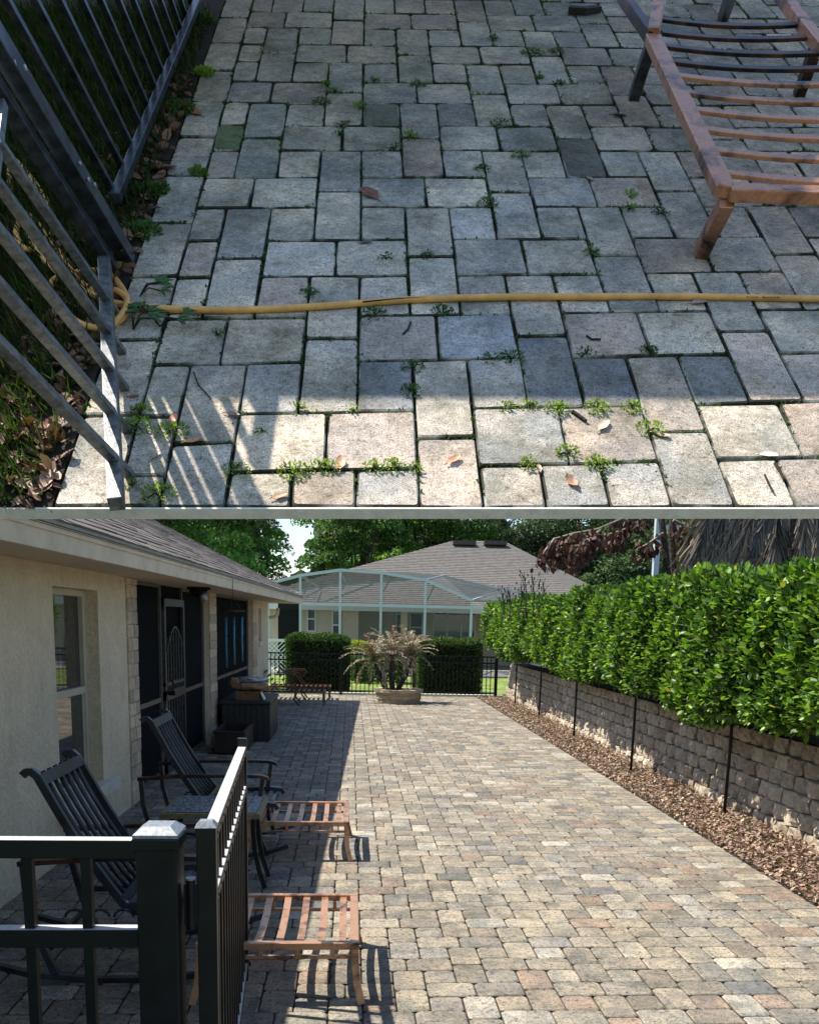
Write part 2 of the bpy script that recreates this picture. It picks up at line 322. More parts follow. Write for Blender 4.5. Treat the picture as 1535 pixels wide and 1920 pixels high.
# ================================================================== GROUND
U = 0.0762                                     # 3 inch paver module
def cells(X0, X1, Y0, Y1):
    """the paving pattern: pairs of upright 2x3 stones, 3x2 stones and 2x2 squares on a 3-inch grid"""
    out = []
    for m in range(math.floor(X0/4)-2, math.ceil(X1/4)+2):
        X = 4*m; o = 4*(m % 2)
        for k in range(math.floor(Y0/8)-2, math.ceil(Y1/8)+2):
            Y = o+8*k
            out += [(X, Y, X+2, Y+3), (X, Y+3, X+2, Y+6), (X-2, Y+6, X+1, Y+8), (X+1, Y+6, X+4, Y+8), (X+2, Y, X+4, Y+2), (X+2, Y+4, X+4, Y+6)]
    r = []
    for a, b, c, d in out:
        a, b, c, d = max(a, X0), max(b, Y0), min(c, X1), min(d, Y1)
        if c-a > 0.35 and d-b > 0.35: r.append((a, b, c, d))
    return r
def paver_geo(poly, gap, cr, ch, dep, npt=2, seed=0, wob=0.0):
    """poly: CCW corner list in the local plane (metres)"""
    r = random.Random(seed); P = [np.array(p, float) for p in poly]; n = len(P); cen = sum(P)/n
    def inset(P, g):
        Q = []
        for i in range(n):
            a, b, c = P[i-1], P[i], P[(i+1) % n]; d1 = (b-a)/np.linalg.norm(b-a); d2 = (c-b)/np.linalg.norm(c-b)
            n1 = np.array([-d1[1], d1[0]]); n2 = np.array([-d2[1], d2[0]]); k = 1+np.dot(n1, n2)
            Q.append(b+(n1+n2)*g/max(k, 0.2))
        return Q
    P = inset(P, gap/2)
    if wob: P = [p+np.array([r.uniform(-wob, wob), r.uniform(-wob, wob)]) for p in P]
    out = []
    for i in range(n):
        a, b, c = P[i-1], P[i], P[(i+1) % n]; la, lc = np.linalg.norm(a-b), np.linalg.norm(c-b)
        q = min(cr*r.uniform(0.7, 1.3), la*0.4, lc*0.4); A = b+(a-b)/la*q; B = b+(c-b)/lc*q
        out.append(A)
        if npt == 3: out.append((A+B)/2*0.45+b*0.55 if False else b+((A-b)+(B-b))*0.29)
        out.append(B)
    N = len(out); ctr = sum(out)/N
    inner = [ctr+(p-ctr)*(1-ch/max(np.linalg.norm(p-ctr), 1e-3)*1.25) for p in out]
    V = [(p[0], p[1], -dep) for p in out]+[(p[0], p[1], -ch*0.8) for p in out]+[(p[0], p[1], 0) for p in inner]
    Fc = []
    for k in (0, N): Fc += [(k+i, k+(i+1) % N, k+N+(i+1) % N, k+N+i) for i in range(N)]
    Fc.append(tuple(2*N+i for i in range(N)))
    return V, Fc
PAL = [((0.38, 0.33, 0.26), 6), ((0.43, 0.38, 0.30), 5), ((0.33, 0.28, 0.225), 4), ((0.36, 0.275, 0.215), 1.6), ((0.31, 0.28, 0.24), 2.2), ((0.25, 0.24, 0.225), .8), ((0.35, 0.32, 0.28), 2.4), ((0.50, 0.46, 0.39), 2)]
def pal(r, gain=1.0, sat=1.0):
    c = r.choices([p[0] for p in PAL], [p[1] for p in PAL])[0]; k = r.uniform(0.88, 1.12)*gain; g = sum(c)/3
    return tuple((g+(x-g)*sat)*k for x in c)
def structure(name, mb, mat, **k):
    o = mb.build(name, mat, **k); o['kind'] = 'structure'; return o
lawn = structure('lawn', MB().box(-250, 250, -120, 420, -0.35, -0.06), M_lawn)
base = structure('paver_patio', MB().box(-2.2, 2.93, -2.0, 20.15, -0.058, -0.016), M_joint)
LX, LY = 0.225, 4.083
XL, XR = (-2.15-LX)/U, 32.4
pv = cells(XL, XR, (LY-20.1)/U, (LY-0.9)/U)
k = (LY-20.1)/U
while k < (LY-0.9)/U: pv.append((XR, k, XR+3, k+2)); k += 2
far_, near_ = [], []
cand = []
for c in pv:
    x0, x1, y0, y1 = LX+c[0]*U, LX+c[2]*U, LY-c[3]*U, LY-c[1]*U; cx, cy_ = (x0+x1)/2, (y0+y1)/2
    vis = False
    if cy_ > 1.5:
        q = proj((cx, cy_, 0)); vis = -20 < q[0] < 1555 and 969 < q[1] < 1935
    cand.append((not vis, cy_*cy_+cx*cx*0.4, x0, x1, y0, y1))
cand.sort()
cache = {}
r = random.Random(3)
def tmpl(w_, d_, v):
    key = (round(w_, 3), round(d_, 3), v)
    if key not in cache:
        V, Fc = paver_geo([(-w_/2, -d_/2), (w_/2, -d_/2), (w_/2, d_/2), (-w_/2, d_/2)], 0.0065, 0.014, 0.006, 0.03, 2, seed=v*7+int(w_*1000), wob=0.0015)
        cache[key] = (V, Fc, None)
    return key
stuff = {}
for i, (nv, dd, x0, x1, y0, y1) in enumerate(cand):
    key = tmpl(x1-x0, y1-y0, r.randrange(4)); V, Fc, me = cache[key]
    col = (*pal(r, 0.86, 0.95), r.random()); loc = ((x0+x1)/2, (y0+y1)/2, r.uniform(-0.0015, 0.0015)); rz = r.gauss(0, 0.006)
    if i < 300:
        if me is None:
            me = mkmesh('paver', V, Fc, M_pav_obj); me.materials.append(M_pav_side2); nf_ = len(Fc); me.polygons.foreach_set('material_index', [1]*(nf_//2)+[0]*(nf_-nf_//2)); cache[key] = (V, Fc, me)
        o = link('paver', me, base, loc, (r.gauss(0, 0.004), r.gauss(0, 0.004), rz)); o.color = col
    else: stuff.setdefault(key, []).append((loc, rz, col))
MBs = []; allV, allF, allC = [], [], []
for key, lst in stuff.items():
    V, Fc, _ = cache[key]; V = np.array(V)
    for loc, rz, col in lst:
        c_, s_ = math.cos(rz), math.sin(rz); n0 = len(allV)
        for v in V: allV.append((v[0]*c_-v[1]*s_+loc[0], v[0]*s_+v[1]*c_+loc[1], v[2]+loc[2])); allC.append(col)
        allF += [tuple(a+n0 for a in f) for f in Fc]
me = mkmesh('paver', allV, allF, M_pav_att); at = me.color_attributes.new('tint', 'FLOAT_COLOR', 'POINT'); at.data.foreach_set('color', np.array(allC, np.float32).reshape(-1))
o = link('paver_field', me, base); o['kind'] = 'stuff'

bed = structure('planting_bed', MB().box(2.93, 3.9, -2.0, 20.4, -0.05, -0.012), M_soil)
# mulch and dry leaves in the strip between the paving and the wall
N = 24000; yy = 3.9+(20.2-3.9)*rng.random(N)**1.7; xx = 2.93+0.85*rng.random(N)
pos = np.stack([xx, yy, rng.uniform(-0.012, 0.035, N)], 1); pos[:, 2] += 0.03*np.clip((xx-3.3)/0.4, 0, 1)
mc = np.array([(0.27, 0.17, 0.13), (0.17, 0.105, 0.08), (0.34, 0.25, 0.19), (0.11, 0.07, 0.055), (0.38, 0.29, 0.22), (0.22, 0.145, 0.12)])[rng.integers(0, 6, N)]*rng.uniform(0.75, 1.5, (N, 1))
chip = [(-.5, 0, 0), (-.15, .30, .10), (.5, .05, 0), (.1, -.28, .08)]
sc = np.stack([rng.uniform(.025, .065, N), rng.uniform(.02, .045, N), rng.uniform(.03, .09, N)], 1)
m_ = scatter('bark_mulch', chip, [(0, 3, 1), (3, 2, 1)], pos, rand_rots(N, None, 0.55, 5), sc, M_dry, mc)
tag(m_, 'brown bark mulch and dry leaves along the stone wall', 'mulch', kind='stuff')

# ================================================================== RETAINING WALL
WX = 3.62
wall = thing('retaining_wall', (WX, 12, 0), 'tan split-face block retaining wall below the long hedge', 'wall')
back = MB(); back.box(WX+0.13, WX+0.45, 3.0, 20.2, -0.05, 0.80); back.build('wall_core', M_soil, wall)
bl = []
rows = 6; bh = 0.135
for i in range(rows):
    y = 4.0+(0.11 if i % 2 else 0.0)
    while y < 20.1:
        bl.append((y, i)); y += 0.225
bl.sort(key=lambda t: t[0])
bm_v = []
for s in range(5):
    rr = random.Random(s); nx, nz = 5, 3; V = []; Fc = []
    for a in range(nz+1):
        for b in range(nx+1):
            t = b/nx; tz = a/nz; e = min(t, 1-t)
            dx = -0.026*min(1, e*8)+rr.uniform(-0.016, 0.016)
            if a == 0 or a == nz: dx += 0.010
            V.append((dx, (t-0.5)*0.219, tz*(bh-0.010)))
    for a in range(nz):
        for b in range(nx): k = a*(nx+1)+b; Fc.append((k, k+nx+1, k+nx+2, k+1))
    n = len(V); V += [(0.14, -0.08, 0), (0.14, 0.08, 0), (0.14, 0.08, bh-0.010), (0.14, -0.08, bh-0.010)]
    top = [nz*(nx+1)+b for b in range(nx+1)]; bot = list(range(nx+1))
    Fc += [tuple(top[::-1]+[n+3, n+2])[::1], tuple(bot+[n+1, n]), tuple([bot[0]]+[n, n+3]+[(nx+1)*a for a in range(nz, 0, -1)]), tuple([bot[-1]]+[(nx+1)*a+nx for a in range(1, nz+1)]+[n+2, n+1])]
    bm_v.append(mkmesh('stone_block', V, Fc, M_stone))
extra = MB()
for i, (y, rw) in enumerate(bl):
    loc = Vector((WX+0.020*rw+random.uniform(-0.018, 0.018)-WX, y-12, rw*bh-0.02)); mm = random.choice(bm_v)
    if i < 300: link('stone_block', mm, wall, loc, (0, 0, random.uniform(-0.03, 0.03)))
    else:
        extra.add([np.array(v.co)+np.array(loc) for v in mm.vertices], [tuple(p.vertices) for p in mm.polygons])
if extra.v:
    o = extra.build('stone_course', M_stone, wall, local=True); o['kind'] = 'stuff'
raised = structure('raised_ground', MB().box(WX+0.42, 60, -20, 20.4, -0.05, 0.72), M_soil)

# thin black stakes in front of the wall
for i, (u, v) in enumerate([(1357, 1530), (1182, 1448), (1075, 1385), (1010, 1345), (965, 1322)]):
    g = ground(u, v); top = atX((1371, 1191, 1079, 1012, 967)[i], (1355, 1290, 1262, 1250, 1245)[i], g[0]+0.03)
    top[2] = max(top[2], 1.05)
    mb = MB(); mb.tube([(g[0], g[1], -0.03), (g[0]+0.012, g[1]+0.01, top[2]+0.25)], 0.016, 8)
    nm = ['nearest black metal stake, in front of the wall under the hedge overhang', 'second black metal stake from the near end of the wall', 'third black metal stake from the near end of the wall', 'fourth black metal stake, two before the fence corner', 'farthest black metal stake, beside the black fence corner'][i]
    st = mb.build('metal_stake', M_black, None, smooth=True); tag(st, nm, 'stake', 'black stakes along the retaining wall')

# ================================================================== LONG HEDGE
LEAF = [(0, 0, 0), (-.26, .28, .05), (-.24, .68, .04), (0, 1, -.06), (.24, .68, .04), (.26, .28, .05), (0, .5, -.03)]
LEAFF = [(0, 6, 2, 1), (6, 3, 2), (0, 5, 4, 6), (6, 4, 3)]
def hedge_top(y): return 2.17+0.05*np.sin(y*1.7)+0.04*np.sin(y*4.1+1)-0.006*(y-6)
def hedge_bot(y): return 0.93+0.09*np.sin(y*1.3+0.6)+0.06*np.sin(y*3.7)+0.012*(y-6)
def hedge_x(y): return 3.04+0.06*np.sin(y*1.1)+0.05*np.sin(y*2.9+2)
hedge = thing('clipped_hedge', (3.8, 12, 0.8), 'long bright green broadleaf hedge overhanging the stone wall', 'hedge')
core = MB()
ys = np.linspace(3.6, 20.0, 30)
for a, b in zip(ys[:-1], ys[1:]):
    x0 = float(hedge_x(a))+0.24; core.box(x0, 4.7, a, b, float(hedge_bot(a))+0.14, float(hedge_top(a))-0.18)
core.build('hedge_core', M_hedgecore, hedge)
def hedge_leaves(N, seed):
    r = np.random.default_rng(seed); y = 3.7+16.4*r.random(N)**1.25
    f = r.random(N); hx, ht, hb = hedge_x(y), hedge_top(y), hedge_bot(y)
    pos = np.zeros((N, 3)); nr = np.zeros((N, 3))
    A = f < 0.62; B = (f >= 0.62) & (f < 0.88); D = f >= 0.88
    dep = r.random(N)**1.5*0.28
    t = r.random(N)
    round_ = 0.16
    z = hb+(ht-hb)*t; edge = np.clip((z-(ht-round_))/round_, 0, 1); edb = np.clip((hb+0.25-z)/0.25, 0, 1)
    pos[A] = np.stack([hx+0.11*edge**2+0.12*edb**2+dep, y, z], 1)[A]; nr[A] = np.stack([-1+0*z, 0*z, 0.15+0.9*edge-0.6*edb], 1)[A]
    xx = hx+0.05+1.5*r.random(N)**1.3
    pos[B] = np.stack([xx, y, ht-dep*0.7-0.0], 1)[B]; nr[B] = (-0.15, 0, 1)
    pos[D] = np.stack([hx+0.1+0.6*r.random(N), y, hb+dep*0.8], 1)[D]; nr[D] = (-0.4, 0, -0.8)
    # end facing the camera is out of frame; far end
    jig = np.sin(y*7+z*9)*0.03+np.sin(y*15+z*4)*0.025; pos[:, 0] += jig*A
    return pos, nr, dep
def leaf_dirs(nr, r):
    n = len(nr); d = nr+r.normal(0, 0.65, (n, 3))+np.array([0, 0, 0.55]); z = nr*0.25+np.array([-0.2, 0, 0.9])+r.normal(0, 0.5, (n, 3)); return dir_rots(d, z)
pos, nr, dep = hedge_leaves(80000, 11); r_ = np.random.default_rng(4)
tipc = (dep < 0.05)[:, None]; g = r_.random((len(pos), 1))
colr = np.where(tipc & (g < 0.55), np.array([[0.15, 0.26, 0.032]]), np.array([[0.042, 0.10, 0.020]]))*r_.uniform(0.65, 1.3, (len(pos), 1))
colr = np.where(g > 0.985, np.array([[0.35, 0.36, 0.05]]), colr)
s = r_.uniform(0.032, 0.088, len(pos)); dist = np.hypot(pos[:, 0], pos[:, 1]); order = np.argsort(dist+50*((dep > 0.06) | (pos[:, 1] < 4.9) | (pos[:, 2] < 1.0)))
rots = leaf_dirs(nr, r_)
first = order[:300]; rest = order[300:]
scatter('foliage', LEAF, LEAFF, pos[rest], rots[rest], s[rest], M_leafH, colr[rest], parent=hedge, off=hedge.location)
lm = []
for k in range(4):
    me = mkmesh('leaf', np.array(LEAF)*1.0, LEAFF, M_leafH); at = me.color_attributes.new('tint', 'FLOAT_COLOR', 'POINT')
    c = [(0.19, 0.33, 0.03, 1), (0.13, 0.24, 0.03, 1), (0.07, 0.16, 0.025, 1), (0.22, 0.36, 0.04, 1)][k]; at.data.foreach_set('color', np.array(c*len(LEAF), np.float32)); lm.append(me)
for i in first:
    o = bpy.data.objects.new('leaf', lm[int(r_.integers(0, 4))]); COL.objects.link(o); o.parent = hedge
    m4 = Matrix([list(rots[i][a])+[0] for a in range(3)]+[[0, 0, 0, 1]]); o.matrix_local = Matrix.Translation(Vector(pos[i]-np.array(hedge.location))) @ m4 @ Matrix.Scale(float(s[i])*1.1, 4)

# ================================================================== HOUSE WITH SCREENED PORCH
def wx(Y): return -1.96+0.024*(Y-7)
def ex(Y): return -1.50+0.032*(Y-4.07)
ZS = 2.02
def hseg(mb, Y0, Y1, z0, z1, d0, d1):
    """block on the wall line: d measured into the house"""
    return mb.hexa([(wx(Y0)-d1, Y0, z0), (wx(Y0)-d0, Y0, z0), (wx(Y1)-d0, Y1, z0), (wx(Y1)-d1, Y1, z0), (wx(Y0)-d1, Y0, z1), (wx(Y0)-d0, Y0, z1), (wx(Y1)-d0, Y1, z1), (wx(Y1)-d1, Y1, z1)])
house = thing('house', (-4.5, 9, 0), 'cream stucco house with brown shingle roof and dark screened porch', 'house')
wl_ = MB(); hseg(wl_, -3, 6.08, 0, ZS, 0, .2); hseg(wl_, 6.08, 7.05, 0, .39, 0, .2); hseg(wl_, 6.08, 7.05, 1.88, ZS, 0, .2); hseg(wl_, 7.05, 8.16, 0, ZS, 0, .2)
hseg(wl_, 11.79, 12.3, 0, ZS, .012, .2); hseg(wl_, 15.98, 16.79, 0, ZS, 0, .2); hseg(wl_, 16.79, 17.27, 0, 1.26, 0, .2); hseg(wl_, 16.79, 17.27, 1.88, ZS, 0, .2); hseg(wl_, 17.27, 18.35, 0, ZS, 0, .2)
wl_.box(-9.4, wx(18.35)-.2, 18.15, 18.35, 0, ZS); wl_.box(-9.4, -9.2, -3, 18.15, 0, ZS); wl_.box(-9.2, wx(-3)-.2, -3, -2.8, 0, ZS)
wl_.build('wall', M_stucco, house)
pw = MB(); pw.box(-5.2, -5.0, 7.6, 16.6, 0, 2.3); pw.box(-5.0, wx(8)-.22, 7.6, 7.75, 0, 2.3); pw.box(-5.0, wx(16)-.22, 16.45, 16.6, 0, 2.3)
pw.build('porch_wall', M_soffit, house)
pf = MB(); pf.box(-5.0, -2.14, 7.75, 16.45, -0.05, 0.01); pf.build('porch_floor', M_edge, house)
# roof
E0, E1 = -3.8, 19.0; ze = 2.155; RW = 4.2; rs = 0.5
def roofpt(Y, s, dz=0): return np.array([ex(Y)+0.02-s, Y, ze+s*rs+dz])
rb = MB(); a, b = roofpt(E0, 0), roofpt(E1, 0); c, d = roofpt(E1-RW, RW), roofpt(E0+RW, RW)
a2, b2 = np.array([ex(E0)-2*RW, E0, ze]), np.array([ex(E1)-2*RW, E1, ze])
low = [p-np.array([0, 0, .03]) for p in (a, b, b2, a2)]
rb.add([a, b, c, d, a2, b2]+low, [(0, 1, 2, 3), (1, 5, 2), (5, 4, 3, 2), (4, 0, 3), (9, 8, 7, 6)]); 
roof = rb.build('roof', M_roofbase, house)
tabs = []
ex_ = 0.14; slen = RW*math.hypot(1, rs); nrow = int(slen/ex_)
rr = random.Random(5)
for i in range(nrow):
    sdist = i*ex_/math.hypot(1, rs); Y = E0+sdist+rr.uniform(0, .3)
    while Y < E1-sdist:
        w_ = rr.choice([0.14, 0.18, 0.24, 0.3]); 
        tabs.append((Y, min(Y+w_, E1-sdist), sdist, rr.uniform(.004, .012), rr.uniform(0.6, 1.25))); Y += w_
sh = (0.125, 0.105, 0.095)
def tab_geo(t):
    Y0, Y1, s, th, g = t; s1 = s+ex_*1.08/math.hypot(1, rs); g_ = 0.002
    P = [roofpt(Y0+g_, s, .002), roofpt(Y1-g_, s, .002), roofpt(Y1-g_, s1, .002), roofpt(Y0+g_, s1, .002), roofpt(Y0+g_, s, .004+th), roofpt(Y1-g_, s, .004+th), roofpt(Y1-g_, s1, .004), roofpt(Y0+g_, s1, .004)]
    return P, [(4, 5, 6, 7), (0, 1, 5, 4), (1, 2, 6, 5), (3, 0, 4, 7)]
def vis(t):
    if t[0] < 3: return False
    q = proj(roofpt((t[0]+t[1])/2, t[2])); return 0 < q[0] < 700 and q[1] > 955
tabs.sort(key=lambda t: (not vis(t), t[0]))
sv, sf, scl_ = [], [], []
for i, t in enumerate(tabs):
    P, Fc = tab_geo(t)
    if i < 300:
        o0 = P[0]; me = mkmesh('shingle', [p-o0 for p in P], Fc, M_shO); o = link('shingle', me, roof, Vector(o0)-house.location); o.color = (*[x*t[4] for x in sh], 1)
    else:
        n0 = len(sv); sv += [p-np.array(house.location) for p in P]; sf += [tuple(x+n0 for x in f) for f in Fc]; scl_ += [(*[x*t[4] for x in sh], 1)]*8
me = mkmesh('shingles', sv, sf, M_shA); at = me.color_attributes.new('tint', 'FLOAT_COLOR', 'POINT'); at.data.foreach_set('color', np.array(scl_, np.float32).reshape(-1))
o = link('shingle_courses', me, roof); o['kind'] = 'stuff'
def eseg(mb, Y0, Y1, z0, z1, o0, o1): return mb.hexa([(ex(Y0)+o0, Y0, z0), (ex(Y0)+o1, Y0, z0), (ex(Y1)+o1, Y1, z0), (ex(Y1)+o0, Y1, z0), (ex(Y0)+o0, Y0, z1), (ex(Y0)+o1, Y0, z1), (ex(Y1)+o1, Y1, z1), (ex(Y1)+o0, Y1, z1)])
fb = MB(); eseg(fb, E0, E1, ZS-.012, ze-.02, -.025, 0); fb.box(-9.6, ex(E1)-.026, E1-.025, E1, ZS-.012, ze-.02)
fb.build('fascia', M_fascia, house)
eseg(MB(), E0, E1, ze-.055, ze-.022, .002, .010).build('fascia_trim', M_fascia, house)
dp = MB(); eseg(dp, E0, E1+.01, ze-.018, ze+.002, -.01, .018); dp.build('drip_edge', M_drip, house)
sf_ = MB(); sf_.hexa([(wx(E0)-.25, E0, ZS), (ex(E0)-.027, E0, ZS), (ex(E1)-.027, E1-.03, ZS), (wx(E1)-.25, E1-.03, ZS), (wx(E0)-.25, E0, ZS+.012), (ex(E0)-.027, E0, ZS+.012), (ex(E1)-.027, E1-.03, ZS+.012), (wx(E1)-.25, E1-.03, ZS+.012)])
sf_.box(-9.5, wx(18.4)-.26, 18.36, E1-.03, ZS, ZS+.012)
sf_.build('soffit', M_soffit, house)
# near window
win = MB(); 
for y0, y1, z0, z1 in ((6.08, 6.13, .39, 1.88), (6.98, 7.05, .39, 1.88), (6.13, 6.98, .39, .44), (6.13, 6.98, 1.83, 1.88), (6.13, 6.98, 1.09, 1.145)): hseg(win, y0, y1, z0, z1, .095, .15)
hseg(win, 6.955, 6.98, .44, 1.09, .11, .14)
wf = win.build('window', M_frame, house, bevel=.003)
hseg(MB(), 6.12, 6.985, 1.14, 1.84, .13, .135).build('pane', M_glass, wf, local=False)
hseg(MB(), 6.12, 6.985, .43, 1.10, .118, .123).build('pane', M_glass, wf)
hseg(MB(), 6.0, 7.26, .29, .389, -.075, .19).build('window_sill', M_sill, house, bevel=.006)
# far window
f2 = hseg(MB(), 16.79, 17.27, 1.26, 1.88, .12, .15).build('window', M_frame, house); hseg(MB(), 16.72, 17.36, 1.17, 1.258, -.045, .1).build('window_sill', M_sill, house)
# travertine tile facing on the porch posts
def tiles(Y0, Y1, cols, d, side=None):
    z = 0.01; k = 0
    while z < ZS-.03:
        h_ = min(.112, ZS-.004-z); cuts = [0]+[ (i+ (0.22 if k % 2 else -0.15))/cols for i in range(1, cols)]+[1]
        for i in range(cols):
            ya = Y0+(Y1-Y0)*cuts[i]+.002; yb = Y0+(Y1-Y0)*cuts[i+1]-.002; g = random.uniform(.010, .018)
            hseg(MB(), ya, yb, z, z+h_-.004, -g+d, d+.002).build('tile', M_tr[random.randrange(4)], house)
        z += .115; k += 1
M_tr = [simple('travertine_tile', c, 0.7, 0.2, 18, bmp=0.4, bscale=90) for c in ((0.54, .44, .32), (.46, .36, .27), (.60, .50, .38), (.40, .33, .26))]
tiles(7.83, 8.16, 2, 0); tiles(11.79, 12.3, 1, .012); tiles(15.98, 16.5, 1, 0)
# screens and their frames
sc = MB(); hseg(sc, 8.16, 11.79, 0.02, 2.01, .10, .102); hseg(sc, 12.3, 15.98, 0.02, 2.01, .10, .102)
sc.build('insect_screen', M_screen, house)
M_sfr = simple('bronze_screen_frame', (0.11, 0.10, 0.085), 0.5, 0.2)
def frp(*a): hseg(MB(), *a).build('screen_frame', M_sfr, house)
for y in (8.18, 9.42, 10.48, 11.76, 12.33, 15.95): frp(y-.025, y+.025, 0, 2.015, .075, .125)
for a_, b_ in ((8.2, 9.395), (10.505, 11.735), (12.355, 15.92)):
    frp(a_, b_, .80, .845, .08, .12); frp(a_, b_, 0.0, .06, .08, .12); frp(a_, b_, 1.985, 2.015, .08, .12)

dr = MB(); Y0, Y1 = 9.45, 10.45
for y0, y1, z0, z1 in ((Y0, Y0+.07, .02, 1.88), (Y1-.07, Y1, .02, 1.88), (Y0, Y1, 1.80, 1.88), (Y0, Y1, .02, .12), (Y0, Y1, .80, .90), (Y0, Y1, .955, .99)): hseg(dr, y0, y1, z0, z1, .045, .075)
for k in range(6):
    y = Y0+.17+.132*k; hseg(dr, y-.012, y+.012, .12, 1.38+.2*math.sin(math.pi*(k+1)/7), .05, .07)
dr.sweep([(wx(10)-.055, Y0+.06+(Y1-Y0-.12)*t, 1.34+.24*math.sin(math.pi*t)) for t in np.linspace(0, 1, 13)], .02, .022, (1, 0, 0))
door = dr.build('screen_door', M_blueblack, house)
hd = MB(); hd.tube([(wx(9.6)+.0, 9.54, .90), (wx(9.6)+.02, 9.54, .96), (wx(9.6)+.0, 9.54, 1.02)], .012, 6); hd.tube([(wx(9.6)-.04, 9.54, .88), (wx(9.6)+.03, 9.54, .88)], .025, 8)
o = hd.build('handle', M_black, door)
# downspout elbow at the far corner
dsp = MB(); p0 = atY(521, 1140, 18.5); p1 = atY(520, 1152, 18.5); p2 = atY(504, 1158, 18.5)
dsp.tube([p0, (p0+p1)/2, p1, p1*.6+p2*.4+np.array([0, 0, -.03]), p2], .035, 10)
dsp.build('downspout', M_fascia, house, smooth=True)
# soffit lamp
lp = thing('porch_lamp', (-1.68, 10.0, ZS-.003), 'dark dome lamp on the soffit above the screen door', 'lamp')
MB().tube([(-1.68, 10, ZS-.003), (-1.68, 10, ZS-.03)], .13, 20).build('mounting_plate', M_black, lp)
MB().tube([(-1.68, 10, ZS-.03), (-1.68, 10, ZS-.06), (-1.68, 10, ZS-.09), (-1.68, 10, ZS-.115)], [.10, .10, .075, .03], 20).build('lamp_shade', M_black, lp, smooth=True)
MB().tube([(-1.63, 9.93, ZS-.09), (-1.60, 9.88, ZS-.12)], [.03, .045], 12).build('bulb', M_silver, lp, smooth=True)
# wind chime
YC = 9.9; ch = thing('wind_chime', tuple(atY(436, 1146, YC)), 'large wind chime with teal tubes hanging from the eave', 'wind chime')
hk = atY(436, 1085, YC); dc = atY(437, 1147, YC)
mb = MB(); mb.tube([hk, atY(436, 1118, YC)], .003, 5)
for k in range(3):
    a_ = 2.1*k+.4; mb.tube([atY(436, 1118, YC), dc+np.array([.10*math.cos(a_), .10*math.sin(a_), 0])], .002, 4)
mb.build('cord', M_black, ch)
MB().tube([dc, dc+np.array([0, 0, .018])], .125, 24).build('top_disc', M_wood, ch)
for k, (u, b_) in enumerate([(423, 1252), (438, 1247), (453, 1241)]):
    yk = YC+(-.02, .0, .02, .1, .09)[k]; t_ = atY(u, 1157, yk); e = atY(u+3, b_, yk); e[0] = t_[0]; e[1] = t_[1]
    tb = MB().tube([t_, e], .0155, 10).build('chime_tube', M_teal, ch, smooth=True)
sk = atY(433, 1193, YC); MB().tube([sk, sk+np.array([0, 0, .014])], .04, 14).build('striker', M_black, ch)
cb = MB().tube([dc, atY(438, 1262, YC)], .002, 4).build('striker_cord', M_black, ch)
